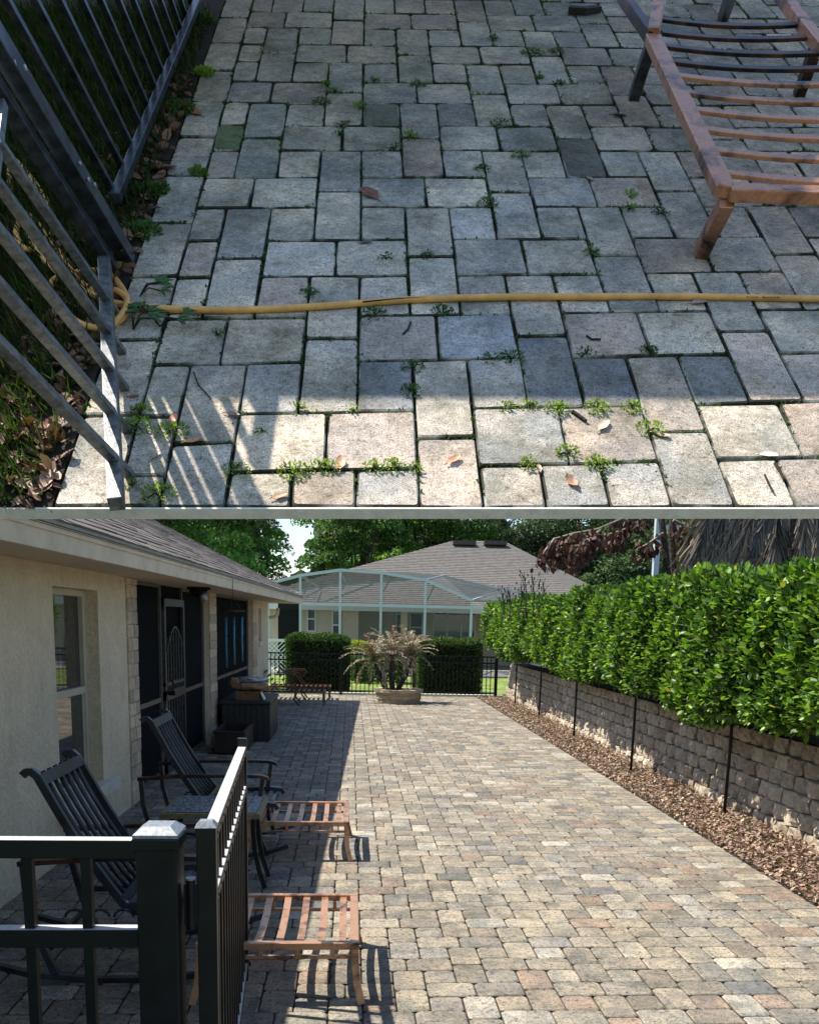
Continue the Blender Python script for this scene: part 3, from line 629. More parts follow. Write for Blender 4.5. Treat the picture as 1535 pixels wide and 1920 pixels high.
# ================================================================== PATIO FURNITURE
def chair_at(x, y, label, mat, armmat, first=None):
    if first is not None:
        c = copy_tree(first); c.location = (x, y, 0); c['label'] = label; return c
    t = thing('rocking_chair', (0, 0, 0), label, 'rocking chair', 'metal rocking chairs by the house wall')
    W = .29
    lean = lambda s: np.array([0.02-0.37*s, 0, 0.36+0.61*s])        # back line, s 0..1
    for sy_ in (-1, 1):
        path = [(.16, sy_*W, .30), (.08, sy_*W, .335)]+[tuple(lean(s)+np.array([-.02*math.sin(math.pi*s), sy_*W, 0])) for s in np.linspace(0.02, 1, 8)]+[(-.375, sy_*W, .992), (-.40, sy_*W, .99), (-.415, sy_*W, .975)]
        MB().sweep(path, .035, .030, (0, 1, 0)).build('back_stile', mat, t, local=True)
    tb = MB().beam((*lean(.97)[[0]], -W, lean(.97)[2]), (lean(.97)[0], W, lean(.97)[2]), .03, .055, (-.4, 0, .9)); tb.build('top_rail', mat, t, local=True)
    MB().beam((lean(.04)[0], -W, lean(.04)[2]), (lean(.04)[0], W, lean(.04)[2]), .03, .05, (-.4, 0, .9)).build('bottom_rail', mat, t, local=True)
    for k in range(6):
        y_ = -W+2*W*(k+1)/7
        MB().tube([tuple(lean(s)+np.array([-.025*math.sin(math.pi*s), y_, 0])) for s in np.linspace(.04, 1.02, 7)], .012, 6).build('back_slat', mat, t, local=True, smooth=True)
    for sy_ in (-1, 1):
        MB().sweep([(.02, sy_*W, .36), (.2, sy_*W, .385), (.40, sy_*W, .40), (.50, sy_*W, .39), (.52, sy_*W, .36)], .035, .03).build('seat_rail', mat, t, local=True)
    for k in range(8):
        x_ = .05+.058*k; MB().sweep([(x_, -W, .375), (x_, 0, .36), (x_, W, .375)], .03, .012).build('seat_slat', mat, t, local=True)
    for sy_ in (-1, 1):
        ya = sy_*(W+.035)
        MB().sweep([(-.44, ya, .575), (-.1, ya, .60), (.30, ya, .605), (.41, ya, .602), (.45, ya, .59), (.455, ya, .575)], .05, .022).build('arm', armmat, t, local=True)
        MB().sweep([(-.42, ya, .57), (-.41, ya, .4), (-.36, ya, .2), (-.30, ya, .045)], .03, .03, (0, 1, 0)).build('rear_leg', mat, t, local=True)
        MB().sweep([(.42, ya, .59), (.40, ya, .45), (.38, ya, .30), (.40, ya, .15), (.45, ya, .03)], .03, .03, (0, 1, 0)).build('front_leg', mat, t, local=True)
        MB().sweep([(-.62, ya, .10), (-.4, ya, .04), (-.1, ya, .016), (.2, ya, .016), (.45, ya, .05), (.6, ya, .10)], .035, .025).build('rocker', mat, t, local=True)
        MB().beam((-.36, ya, .25), (.39, ya, .27), .02, .03).build('side_brace', mat, t, local=True)
    MB().beam((-.33, -W, .16), (-.33, W, .16), .02, .03).build('stretcher', mat, t, local=True)
    MB().beam((.38, -W, .2), (.38, W, .2), .02, .03).build('stretcher', mat, t, local=True)
    for k in range(5):
        x_ = -.2+.11*k
        for sy_ in (-1, 1): MB().tube([(x_+.045*math.cos(a), sy_*(W+.035), .32+.035*math.sin(a)) for a in np.linspace(0, math.pi, 7)], .007, 5).build('scroll', mat, t, local=True)
    t.location = (x, y, 0); return t
rc = chair_at(-1.05, 4.28, 'nearer rocking chair, slatted slate-black back, in front of the cream wall behind the fence', M_chair, M_bronze)
chair_at(-1.02, 6.42, 'farther rocking chair with reddish arms, beside the tiled porch post', M_chair, M_bronze, rc)

def ottoman(cx, cy, label, first=None):
    if first is not None:
        c = copy_tree(first); c.location = (cx, cy, 0); c['label'] = label; return c
    t = thing('ottoman_frame', (0, 0, 0), label, 'ottoman', 'cushionless copper metal ottoman frames')
    A, Bd, z = .36, .345, .28                     # half width (x), half depth (y), height
    for s in (-1, 1):
        MB().box(-A, A, s*Bd-.018, s*Bd+.018, z-.032, z).build('side_rail', M_copper, t, local=True, bevel=.003)
        MB().box(s*(A-.02)-.02, s*(A-.02)+.02, -Bd+.0185, Bd-.0185, z-.030, z-.001).build('end_rail', M_copper, t, local=True, bevel=.003)
        for q in (-1, 1):
            MB().sweep([(s*(A-.018), q*(Bd-.005), z-.033), (s*(A-.016), q*(Bd+.0), .18), (s*(A-.008), q*(Bd+.012), .09), (s*(A+.014), q*(Bd+.028), 0)], .032, .032, (1, 0, 0)).build('leg', M_copper, t, local=True)
        MB().box(-A+.03, A-.03, s*(Bd-.02)-.008, s*(Bd-.02)+.008, z-.085, z-.070).build('lower_rail', M_copper, t, local=True)
        for k in range(4):
            x_ = -A+.12+.16*k; MB().box(x_-.009, x_+.009, s*(Bd-.02)-.0075, s*(Bd-.02)+.0075, z-.069, z-.033).build('spacer', M_copper, t, local=True)
    for k in range(7):
        x_ = -A+.075+.095*k
        MB().sweep([(x_, y_, z-.012-.028*(1-(y_/Bd)**2)) for y_ in np.linspace(-Bd+.0185, Bd-.0185, 9)], .034, .010).build('slat', M_copper, t, local=True)
    t.location = (cx, cy, 0); return t
ot = ottoman(-.305, 4.08, 'nearest copper ottoman frame with curved slats, half in sun behind the open gate')
ottoman(-.355, 6.44, 'copper ottoman frame beside the tile-topped side table', ot)

# side table with patterned top
tb = thing('side_table', (-.85, 5.63, 0), 'square side table with grey mosaic top and curved black legs', 'table')
TZ = .50
MB().box(-1.155, -.545, 5.34, 5.90, TZ-.035, TZ).build('table_edge', simple('weathered_table_edge', (0.16, 0.13, 0.07), .6, .3, 20), tb, bevel=.004)
def mosaic():
    m, nt, b = newmat('mosaic_top'); p = posn(nt); vo = nt.nodes.new('ShaderNodeTexVoronoi'); vo.inputs['Scale'].default_value = 38; vo.feature = 'DISTANCE_TO_EDGE'; nt.links.new(p, vo.inputs['Vector'])
    c = ramp(nt, vo.outputs['Distance'], [(0.10, (0.04, 0.045, 0.05)), (0.16, (0.26, 0.28, 0.30))]); nt.links.new(c, b.inputs['Base Color']); b.inputs['Roughness'].default_value = .5; return m
M_mos = mosaic(); nx = 8
for i in range(nx):
    for j in range(nx):
        x0 = -1.13+i*.07; y0 = 5.365+j*.0638
        MB().box(x0+.002, x0+.068, y0+.002, y0+.0615, TZ+.0, TZ+.004+.001*((i*j) % 2)).build('tile', M_mos, tb)
MB().box(-1.13, -.57, 5.365, 5.875, TZ+.0003, TZ+.0025).build('grout', M_ink, tb)
for sx in (-1, 1):
    for sy_ in (-1, 1):
        x = -.85+sx*.25; y = 5.60+sy_*.11-(.0 if sy_ > 0 else .04)
        MB().sweep([(x, y, TZ-.036), (x, y, .38), (x+sx*.01, y, .24), (x+sx*.035, y-.01, .12), (x+sx*.075, y-.03, 0)], .022, .028, (1, 0, 0)).build('leg', M_black, tb)

# storage box, carton, bags, planter
bx = thing('storage_box', (-1.43, 12.8, 0), 'large charcoal resin deck box by the porch screen', 'storage box')
X0, X1, Y0, Y1 = -1.78, -1.08, 12.12, 13.5
MB().box(X0+.03, X1-.03, Y0+.03, Y1-.03, 0, .515).build('box_body', M_plastic, bx)
for k in range(8):
    xa = X0+.03+k*(X1-X0-.06)/8; MB().box(xa+.004, xa+(X1-X0-.06)/8-.004, Y0+.015, Y0+.029, .03, .50).build('panel', M_plastic, bx)
for k in range(10):
    ya = Y0+.03+k*(Y1-Y0-.06)/10; MB().box(X1-.029, X1-.015, ya+.004, ya+(Y1-Y0-.06)/10-.004, .03, .50).build('panel', M_plastic, bx)
MB().box(X0, X1, Y0, Y1, .518, .565).build('lid', M_plastic, bx, bevel=.01)
MB().box(X1+.001, X1+.012, 12.6, 12.95, .525, .545).build('handle', M_plastic, bx)
def lump(name, cx, cy, z0, sx, sy_, sz, mat, label, cat, seed, pts=(18, 9)):
    r = random.Random(seed); V = []; Fc = []; A, Bn = pts
    for j in range(Bn+1):
        ph = math.pi*j/Bn
        for i in range(A):
            th = 2*math.pi*i/A; k = 1+r.uniform(-.16, .16)
            V.append((cx+sx*math.sin(ph)**.6*math.cos(th)*k, cy+sy_*math.sin(ph)**.6*math.sin(th)*k, z0+sz*(1-math.cos(ph))/2*(1+r.uniform(-.12, .12) if 0 < j < Bn else 1)))
    for j in range(Bn):
        for i in range(A): Fc.append((j*A+i, j*A+(i+1) % A, (j+1)*A+(i+1) % A, (j+1)*A+i))
    o = link(name, mkmesh(name, V, Fc[::1], mat)); return tag(o, label, cat)
ct = thing('cardboard_box', (-1.40, 12.4, .566), 'open brown cardboard carton standing on the deck box', 'box')
MB().box(-1.57, -1.24, 12.2, 12.6, .567, .69).build('carton', M_card, ct); 
MB().hexa([(-1.238, 12.2, .60), (-1.234, 12.2, .60), (-1.234, 12.42, .60), (-1.238, 12.42, .60), (-1.29, 12.2, .70), (-1.286, 12.2, .70), (-1.286, 12.42, .70), (-1.29, 12.42, .70)]).build('white_flap', M_whitepaint, ct).location = (.06, -.02, -.02)
lump('paper_bag', -1.36, 12.45, .692, .24, .22, .10, M_paper, 'crumpled brown paper bags piled on the carton', 'bag', 3)
lump('paper_wad', -1.62, 12.5, .70, .075, .07, .16, M_paper, 'round crumpled wad of brown paper at the left of the carton', 'paper', 5, (12, 7))
lump('foil_bag', -1.37, 12.62, .782, .23, .16, .085, M_silver, 'silver foil bag lying on top of the brown paper bags', 'bag', 9)
pl = thing('planter_box', (-1.5, 11.4, 0), 'empty brown wooden planter box in front of the deck box', 'planter')
X0, X1, Y0, Y1, H = -1.68, -1.30, 10.95, 11.95, .27
for nm, a in (('side_board', (X0, X0+.025, Y0+.026, Y1-.026)), ('side_board', (X1-.025, X1, Y0+.026, Y1-.026)), ('end_board', (X0, X1, Y0, Y0+.025)), ('end_board', (X0, X1, Y1-.025, Y1))):
    MB().box(*a, .02, H).build(nm, M_wood, pl)
MB().box(X0-.01, X1+.01, Y0-.012, Y0+.03, H+.001, H+.02).build('rim', M_wood, pl); MB().box(X1-.03, X1+.012, Y0+.031, Y1, H+.001, H+.02).build('rim', M_wood, pl); MB().box(X0-.012, X0+.03, Y0+.031, Y1, H+.001, H+.02).build('rim', M_wood, pl)
MB().box(X0+.026, X1-.026, Y0+.026, Y1-.026, .05, .12).build('potting_soil', M_soil, pl)

# two loungers at the far end
M_brown = copper('dull_brown_metal', (0.03, 0.018, 0.012), (0.20, 0.10, 0.055), 0.45)
def lounger(cy, dx, label, first=None):
    if first is not None:
        c = copy_tree(first); c.location = (dx, cy, 0); c['label'] = label; return c
    t = thing('chaise_lounger', (0, 0, 0), label, 'lounger', 'copper chaise loungers at the far end of the patio'); W = .3; M_copper = M_brown
    for s in (-1, 1):
        MB().box(-1.3, .0, s*W-.02, s*W+.02, .25, .29).build('side_rail', M_copper, t, local=True)
        MB().sweep([(-.98, s*W, .60), (-.75, s*W, .62), (-.56, s*W, .61), (-.52, s*W, .56), (-.58, s*W, .50)], .05, .025).build('arm', M_copper, t, local=True)
        MB().sweep([(-.62, s*W, .60), (-.66, s*W, .45), (-.56, s*W, .30), (-.60, s*W, .12), (-.50, s*W, 0)], .03, .03, (0, 1, 0)).build('arm_support', M_copper, t, local=True)
        MB().sweep([(-.02, s*W, .25), (-.02, s*W, .12), (.0, s*(W+.01), 0)], .03, .03, (0, 1, 0)).build('leg', M_copper, t, local=True)
        MB().sweep([(-1.2, s*W, .25), (-1.25, s*W, 0)], .03, .03, (0, 1, 0)).build('leg', M_copper, t, local=True)
    MB().box(-.02, .02, -W, W, .251, .289).build('end_rail', M_copper, t, local=True)
    for k in range(12): MB().box(-.13-.1*k, -.09-.1*k, -W+.021, W-.021, .272, .284).build('slat', M_copper, t, local=True)
    for k in range(5): MB().beam((-.95-.09*k*.6, -W+.02, .33+.08*k), (-.95-.09*k*.6, W-.02, .33+.08*k), .012, .04).build('back_slat', M_copper, t, local=True)
    t.location = (dx, cy, 0); return t
l1 = lounger(17.7, -.50, 'nearer chaise lounger frame at the far end, in front of the dark hedge block')
lounger(18.95, -.42, 'rear chaise lounger frame, right against the far black fence', l1)

# ================================================================== NEAR FENCE AND GATE (lower left)
fn = thing('fence_panel', (-.9, 2.18, 0), 'near black metal fence panel at the left of the square gate post', 'fence')
zt = 1.145
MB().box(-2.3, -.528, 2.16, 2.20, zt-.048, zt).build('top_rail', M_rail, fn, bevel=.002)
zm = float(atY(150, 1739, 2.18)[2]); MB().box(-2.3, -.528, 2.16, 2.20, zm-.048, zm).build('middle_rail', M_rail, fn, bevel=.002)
MB().box(-2.3, -.528, 2.16, 2.20, .08, .128).build('bottom_rail', M_black, fn)
xp = float(atY(165, 1690, 2.18)[0])
for k in range(10):
    x_ = xp-.143*k
    if x_ > -2.2: MB().box(x_-.0125, x_+.0125, 2.168, 2.193, .04, zt-.0485).build('picket', M_black, fn, bevel=.0015)
pp = thing('gate_post', (-.47, 2.19, 0), 'thick square black gate post with pale embossed cap', 'post')
MB().box(-.525, -.425, 2.14, 2.24, 0, 1.155).build('post', M_black, pp, bevel=.003)
M_cap = simple('glare_pale_cap', (0.24, 0.27, 0.32), .4, .3, 90, metal=.2, spec=.7)  # black caps; the sun's glare is put into their pale colour
cpz = 1.156; c0 = [(-.530, 2.135), (-.420, 2.135), (-.420, 2.245), (-.530, 2.245)]; c1 = [(-.508, 2.157), (-.442, 2.157), (-.442, 2.223), (-.508, 2.223)]
cap = MB(); cap.add([(*a, cpz) for a in c0]+[(*a, cpz+.008) for a in c0]+[(*a, cpz+.026) for a in c1], [(3, 2, 1, 0)]+[(i, (i+1) % 4, 4+(i+1) % 4, 4+i) for i in range(4)]+[(4+i, 4+(i+1) % 4, 8+(i+1) % 4, 8+i) for i in range(4)]+[(8, 9, 10, 11)])
capo = cap.build('post_cap', M_cap, pp)
MB().box(-.532, -.418, 2.133, 2.247, 1.125, 1.1555).build('collar', M_black, pp, bevel=.003)
g0 = np.array([-.365, 2.235]); gd = np.array([-.47-(-.365), 3.86-2.235]); GL = np.linalg.norm(gd); gd = gd/GL; gs = np.array([gd[1], -gd[0]])
gt = thing('metal_gate', (-.365, 2.235, 0), 'open black metal gate swung inward over the patio, sunlit top rail', 'gate')
def gbox(a0, a1, s0, s1, z0, z1):
    P = [g0+gd*a+gs*s for a, s in ((a0, s0), (a0, s1), (a1, s1), (a1, s0))]
    return MB().hexa([(*p, z0) for p in P]+[(*p, z1) for p in P])
gbox(-.025, .025, -.025, .025, .05, 1.165).build('hinge_stile', M_black, gt, bevel=.002)
gbox(GL-.02, GL+.02, -.02, .02, .05, 1.175).build('latch_stile', M_black, gt, bevel=.002)
MB().add([(*(g0+gd*a+gs*s), z) for a, s, z in ((-.028, -.028, 1.166), (-.028, .028, 1.166), (.028, .028, 1.166), (.028, -.028, 1.166), (-.016, -.016, 1.181), (-.016, .016, 1.181), (.016, .016, 1.181), (.016, -.016, 1.181))], [(3, 2, 1, 0), (4, 5, 6, 7), (0, 1, 5, 4), (1, 2, 6, 5), (2, 3, 7, 6), (3, 0, 4, 7)]).build('stile_cap', M_cap, gt)
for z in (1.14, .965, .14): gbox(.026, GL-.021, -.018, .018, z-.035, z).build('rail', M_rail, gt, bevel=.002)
for k in range(14):
    a = .11+k*(GL-.16)/13.6; gbox(a-.011, a+.011, -.011, .011, .06, 1.104).build('picket', M_black, gt)
for k in range(14):
    a = .11+k*(GL-.16)/13.6
    for z in (1.122, .947):
        p = g0+gd*a; MB().tube([(*(p+gs*.0185), z), (*(p+gs*.021), z)], .004, 6).build('rivet', M_ink, gt)
hg = MB(); hg.tube([(-.403, 2.205, .90), (-.403, 2.205, 1.03)], .012, 10); hg.box(-.42, -.385, 2.20, 2.21, .91, 1.02); hg.build('hinge', M_black, gt, smooth=False)
MB().tube([(-.403, 2.205, 1.031), (-.403, 2.205, 1.036)], .013, 12).build('hinge_cap', M_cap, gt)

# ================================================================== FAR FENCE
ff = thing('far_fence', (.75, 20.25, 0), 'long black picket fence across the far end of the patio', 'fence')
FY = 20.25
for z in (.935, .79, .10): MB().box(-1.95, 3.42, FY-.014, FY+.014, z-.03, z).build('rail', M_black, ff)
mp = mkmesh('picket', [(a*.009, b*.009, c) for a, b, c in ((-1, -1, .03), (1, -1, .03), (1, 1, .03), (-1, 1, .03), (-1, -1, .904), (1, -1, .904), (1, 1, .904), (-1, 1, .904))], [(3, 2, 1, 0), (4, 5, 6, 7), (0, 1, 5, 4), (1, 2, 6, 5), (2, 3, 7, 6), (3, 0, 4, 7)], M_black)
for k in range(55): link('picket', mp, ff, (-1.9+.0975*k-.75, 0, 0))
for x in (-1.93, -.2, 1.47, 3.4): MB().box(x-.027, x+.027, FY-.027, FY+.027, -.05, 1.0).build('post', M_black, ff)
# fence return toward the wall
kk = structure('garden_kerb', MB().box(-2.2, 3.6, 20.36, 20.46, -.06, .03), M_edge)

# ================================================================== FIRE-RING PLANTER AND PALM
pr = thing('stone_ring_planter', (1.03, 18.45, 0), 'round tan carved stone planter ring on the far paving', 'planter')
cx, cy_ = 1.03, 18.45
M_ring = simple('tan_cast_stone', (0.42, 0.33, 0.22), .9, .3, 9, bmp=.8, bscale=30, bdist=.02, col2=(.46, .37, .25))
def ring(z0, z1, ro, ri, n=40, lump_=0.0):
    mb = MB(); V = []; r = random.Random(int(z0*100))
    for z in (z0, z1):
        for rad_ in (ro, ri):
            for i in range(n): k = rad_*(1+(r.uniform(-lump_, lump_) if rad_ == ro else 0)); V.append((cx+k*math.cos(2*math.pi*i/n), cy_+k*math.sin(2*math.pi*i/n), z))
    Fc = []
    for i in range(n):
        j = (i+1) % n; Fc += [(i, j, 2*n+j, 2*n+i), (n+j, n+i, 3*n+i, 3*n+j), (2*n+i, 2*n+j, 3*n+j, 3*n+i)]
    return mb.add(V, Fc)
for z0, z1, ro in ((0, .085, .46), (.085, .17, .475), (.17, .225, .48)): ring(z0, z1-.004, ro, .34, lump_=.012).build('stone_course', M_ring, pr)
ring(.225, .285, .52, .36).build('rim', M_ring, pr, smooth=False)
MB().tube([(cx, cy_, .1), (cx, cy_, .16)], .345, 24).build('potting_soil', M_soil, pr)
palm = thing('pygmy_palm', (1.05, 18.5, .16), 'dying three-stemmed palm with brown drooping fronds in the stone ring', 'palm')
tops = []
for k, (u0, u1, v1) in enumerate([(722, 700, 1243), (735, 735, 1238), (748, 768, 1236)]):
    a = atY(u0, 1288, 18.5); b = atY(u1, v1, 18.5+.06*(k-1)); a[1] = 18.45+.05*k; m_ = (a+b)/2+np.array([(.02, -.03, .05)[k], 0, -.02])
    MB().tube([a-np.array([0, 0, .13]), a, m_, b, b+np.array([0, 0, .1])], [.055, .06, .05, .055, .03], 8).build('trunk', M_bark, palm); tops.append(b)
fr_ = np.random.default_rng(8); PF = []; cl = []; Pp, Pr, Ps = [], [], []
blade = [(0, 0, 0), (.5, .25, 0), (.35, 1, -.1), (-.35, 1, -.1), (-.5, .25, 0)]
rach = MB()
for ti, t_ in enumerate(tops):
    for f in range(23):
        az = 2*math.pi*f/23+fr_.uniform(-.2, .2); el = fr_.uniform(.55, 1.45) if f % 4 else fr_.uniform(-.5, .3); Lf = fr_.uniform(.62, .95)
        pts = []; p = t_+np.array([0, 0, .1]); e = el
        for s in range(12):
            pts.append(p.copy()); d = np.array([math.cos(az)*math.cos(e), math.sin(az)*math.cos(e)*.8, math.sin(e)]); p = p+d*Lf/12; e -= fr_.uniform(.07, .145)
        rach.tube(pts, .006, 4)
        brown = (.40, .33, .26) if fr_.random() < .92 else ((.24, .10, .07) if fr_.random() < .25 else (.14, .18, .07))
        for s in range(1, 12):
            dd = pts[s]-pts[s-1]; dd /= np.linalg.norm(dd)
            for q in range(7):
                sd = np.cross(dd, [0, 0, 1.0]); sd = sd/max(np.linalg.norm(sd), .01)*(1 if q % 2 else -1)
                v = sd*.9+dd*.8+np.array([0, 0, -.22])+fr_.normal(0, .16, 3)
                Pp.append(pts[s-1]+(pts[s]-pts[s-1])*q/7); Pr.append(v); Ps.append((.012, fr_.uniform(.09, .14)*(1-.05*s), .1)); cl.append(np.array(brown)*fr_.uniform(.6, 1.4))
rach.build('frond_stem', M_bark, palm)
Pr = np.array(Pr); scatter('frond', blade, [(0, 1, 2, 3, 4)], np.array(Pp), dir_rots(Pr, fr_.normal(0, 1, Pr.shape)), np.array(Ps), M_dry, np.array(cl), parent=palm, off=palm.location)

# ================================================================== PLANTS BEYOND THE FENCE
def bush(name, x0, x1, y0, y1, z0, z1, N, ls, cols, label, cat, seed, round_=.12, group=None, core=True):
    t = thing(name, ((x0+x1)/2, (y0+y1)/2, z0), label, cat, group); r = np.random.default_rng(seed)
    if core: MB().box(x0+.12, x1-.12, y0+.12, y1-.12, z0, z1-.13).build('hedge_core', M_hedgecore, t)
    f = r.integers(0, 5, N); a, b = r.random(N), r.random(N); P = np.zeros((N, 3)); n_ = np.zeros((N, 3))
    X = x0+(x1-x0)*a; Y = y0+(y1-y0)*a; Z = z0+(z1-z0)*b; Yb = y0+(y1-y0)*b
    for k, (p, q) in enumerate([((X, y0+0*a, Z), (0, -1, .2)), ((X, y1+0*a, Z), (0, 1, .2)), ((x0+0*a, Y, Z), (-1, 0, .2)), ((x1+0*a, Y, Z), (1, 0, .2)), ((X, Yb, z1+0*a), (0, 0, 1))]):
        m_ = f == k; P[m_] = np.stack(p, 1)[m_]; n_[m_] = q
    ce = np.array([(x0+x1)/2, (y0+y1)/2, (z0+z1)/2]); h = np.array([x1-x0, y1-y0, z1-z0])/2; q = np.abs((P-ce)/h); cr = np.sort(q, 1)[:, 1]; P = ce+(P-ce)*(1-round_*np.clip(cr-.75, 0, 1)[:, None]/.25*.5)
    P -= n_*r.random((N, 1))**1.5*.14; P += np.sin(P*9)[:, [1, 2, 0]]*.025
    c = np.array(cols)[r.integers(0, len(cols), N)]*r.uniform(.6, 1.35, (N, 1))
    scatter('foliage', LEAF, LEAFF, P, leaf_dirs(n_, r), r.uniform(ls*.7, ls*1.3, N), M_leafT, c, parent=t, off=t.location); return t
DG = [(.035, .075, .018), (.05, .10, .022), (.028, .06, .016)]
bush('clipped_hedge_block', -1.5, -.03, 20.75, 21.9, -.05, 1.33, 16000, .05, DG, 'dark square-clipped hedge block behind the two loungers', 'hedge', 21)
bush('clipped_hedge_block', 1.62, 3.15, 20.75, 21.9, -.05, 1.30, 16000, .05, [(.045, .085, .02), (.06, .11, .02), (.035, .07, .018)], 'square-clipped hedge block at the right of the dying palm', 'hedge', 22)
bush('low_shrub', .1, 1.5, 24.6, 25.6, -.05, .62, 3500, .09, [(.05, .09, .03), (.09, .14, .06)], 'low dark shrub on the lawn seen through the fence pickets', 'shrub', 23, core=False)
bush('yellow_shrub', -.05, .65, 25.9, 26.5, -.05, 1.0, 1500, .12, [(.35, .36, .05), (.14, .22, .04)], 'yellow-leaved shrub behind the fence left of the palm', 'shrub', 24, core=False)
lat = thing('lattice_fence', (-2.5, 26, 0), 'white diagonal lattice fence panel at the house corner', 'fence')
MB().box(-3.6, -1.4, 25.98, 26.02, 1.02, 1.10).build('top_rail', M_whitepaint, lat); MB().box(-3.6, -1.4, 25.98, 26.02, .05, .12).build('bottom_rail', M_whitepaint, lat)
for k in range(22):
    for s in (-1, 1):
        x = -3.9+.13*k; xa, xb = (x, x+.9*s) if s > 0 else (x+.9, x)
        if max(xa, xb) < -1.38 and min(xa, xb) > -3.62: MB().beam((xa, 26+.006*s, .12), (xb, 26+.006*s, 1.02), .006, .03, (0, 0, 1)).build('slat', M_whitepaint, lat)

# ================================================================== NEIGHBOUR'S HOUSE
nh = thing('neighbour_house', (3, 36, 0), 'neighbouring cream house with large grey hipped roof', 'house')
yF = 33.0; zE = 2.25
xL, xR = float(atY(430, 1136, yF)[0]), float(atY(1112, 1136, yF)[0]); rl, rr2 = atY(852, 1016, 40), atY(948, 1013, 40)
rz = (rl[2]+rr2[2])/2
M_ncream = simple('neighbour_stucco', (0.50, 0.45, 0.33), .9, .05, 2); M_neave = simple('neighbour_white_trim', (.62, .66, .64), .6, .05)
bk = 47.0
rf = MB().add([(xL, yF-.5, zE), (xR, yF-.5, zE), (float(atY(1222, 1125, bk)[0]), bk, zE), (xL, bk, zE), (rl[0], 40, rz), (rr2[0], 40, rz)], [(0, 1, 5, 4), (1, 2, 5), (2, 3, 4, 5), (3, 0, 4), (3, 2, 1, 0)]).build('roof', M_nroof, nh)
# shingle courses in relief
cr = MB()
A_, B_, Cc, D_ = np.array([xL, yF-.5, zE]), np.array([xR, yF-.5, zE]), np.array([rr2[0], 40, rz]), np.array([rl[0], 40, rz])
for k in range(1, 40):
    t = k/40; a = A_+(D_-A_)*t; b = B_+(Cc-B_)*t; cr.beam(a+np.array([0, -.0, .0]), b+np.array([0, -.0, .0]), .05, .012)
o = cr.build('shingle_courses', M_nroof, rf); o['kind'] = 'stuff'
for u in (870, 928):
    p = atY(u, 1021, 39.3); MB().box(p[0]-.5, p[0]+.5, 39.1, 39.5, p[2]-.02, p[2]+.15).build('roof_vent', simple('roof_vent', (.05, .04, .035), .6), rf)
MB().box(xL, xR, yF-.52, yF-.50, zE-.22, zE+.02).build('fascia', M_neave, nh)
def nwall(u0, u1, nm='wall', y=yF, z0=-.1, z1=zE-.2, mat=M_ncream): 
    return MB().box(float(atY(u0, 1150, y)[0]), float(atY(u1, 1150, y)[0]), y, y+.25, z0, z1).build(nm, mat, nh)
nwall(500, 672); nwall(752, 764); 
nwall(672, 1120, 'porch_wall', yF+3.0, -.1, zE-.1); nwall(1000, 1112)
MB().box(float(atY(672, 1150, yF)[0]), xR, yF-.2, yF+3, zE-.16, zE-.12).build('porch_ceiling', M_neave, nh)
MB().box(float(atY(672, 1150, yF)[0])-.2, float(atY(672, 1150, yF)[0]), yF+.26, yF+3, -.1, zE-.2).build('side_wall', M_ncream, nh)
def nwin(u0, u1, v0, v1, y, nm='window', parts=2):
    a, b = atY(u0, v0, y-.06), atY(u1, v1, y-.06); t = .05
    mb = MB(); x0, x1, z1, z0 = a[0], b[0], a[2], b[2]
    mb.box(x0, x0+t, y-.06, y-.01, z0, z1); mb.box(x1-t, x1, y-.06, y-.01, z0, z1); mb.box(x0+t, x1-t, y-.06, y-.01, z1-t, z1); mb.box(x0+t, x1-t, y-.06, y-.01, z0, z0+t)
    if nm == 'window': mb.box(x0+t, x1-t, y-.06, y-.01, (z0+z1)/2-t/2, (z0+z1)/2+t/2)
    else:
        for k in range(1, parts): xm = x0+(x1-x0)*k/parts; mb.box(xm-t/2, xm+t/2, y-.06, y-.01, z0+t, z1-t)
    f_ = mb.build(nm, M_neave, nh); MB().box(x0+t/2, x1-t/2, y-.035, y-.02, z0+t/2, z1-t/2).build('pane', M_glass, f_)
nwin(575, 592, 1136, 1185, yF); nwin(622, 639, 1144, 1200, yF); nwin(742, 762, 1150, 1200, yF+3); nwin(768, 792, 1148, 1205, yF+3); nwin(812, 890, 1147, 1215, yF+3, 'sliding_door', 3); nwin(832, 834, 1147, 1150, yF+3)
structure('pool_deck', MB().box(-5, 9, 28.4, 36, -.06, -.02), simple('pool_deck_concrete', (.30, .28, .24), .9))

# pool cage
pc = thing('pool_cage', (1.5, 28.5, 0), 'white-framed screened pool enclosure in front of the neighbouring house', 'screen enclosure')
yA, yB = 28.5, 32.2
fp = [(503, 1094), (563, 1079), (638, 1069), (715, 1074), (798, 1088), (884, 1126)]
FP = [atY(u, v, yA) for u, v in fp]; BP = [atY(u, v, yB) for u, v in [(560, 1108), (600, 1100), (650, 1096), (725, 1090), (830, 1080), (940, 1108)]]
zb = float(atY(600, 1133, yA)[2])
def bar(nm, a, b, w_=.07, m_=M_white): MB().beam(a, b, w_, w_).build(nm, m_, pc)
for a, b in zip(FP[:-1], FP[1:]): bar('roof_chord', a, b, .09)
for a, b in zip(BP[:-1], BP[1:]): bar('roof_chord', a, b, .08)
for a, b in zip(FP, BP): bar('purlin', a, b, .07)
for p in FP[1:]: bar('post', np.array([p[0], yA, -.05]), np.array([p[0], yA, p[2]-.05]), .075)
bar('eave_beam', np.array([FP[1][0]-.0, yA-.01, zb]), np.array([FP[-1][0]+1.6, yA-.01, zb]), .085)
bar('post', np.array([FP[0][0], yA, -.05]), np.array([FP[0][0], yA, zb+.3]), .08)
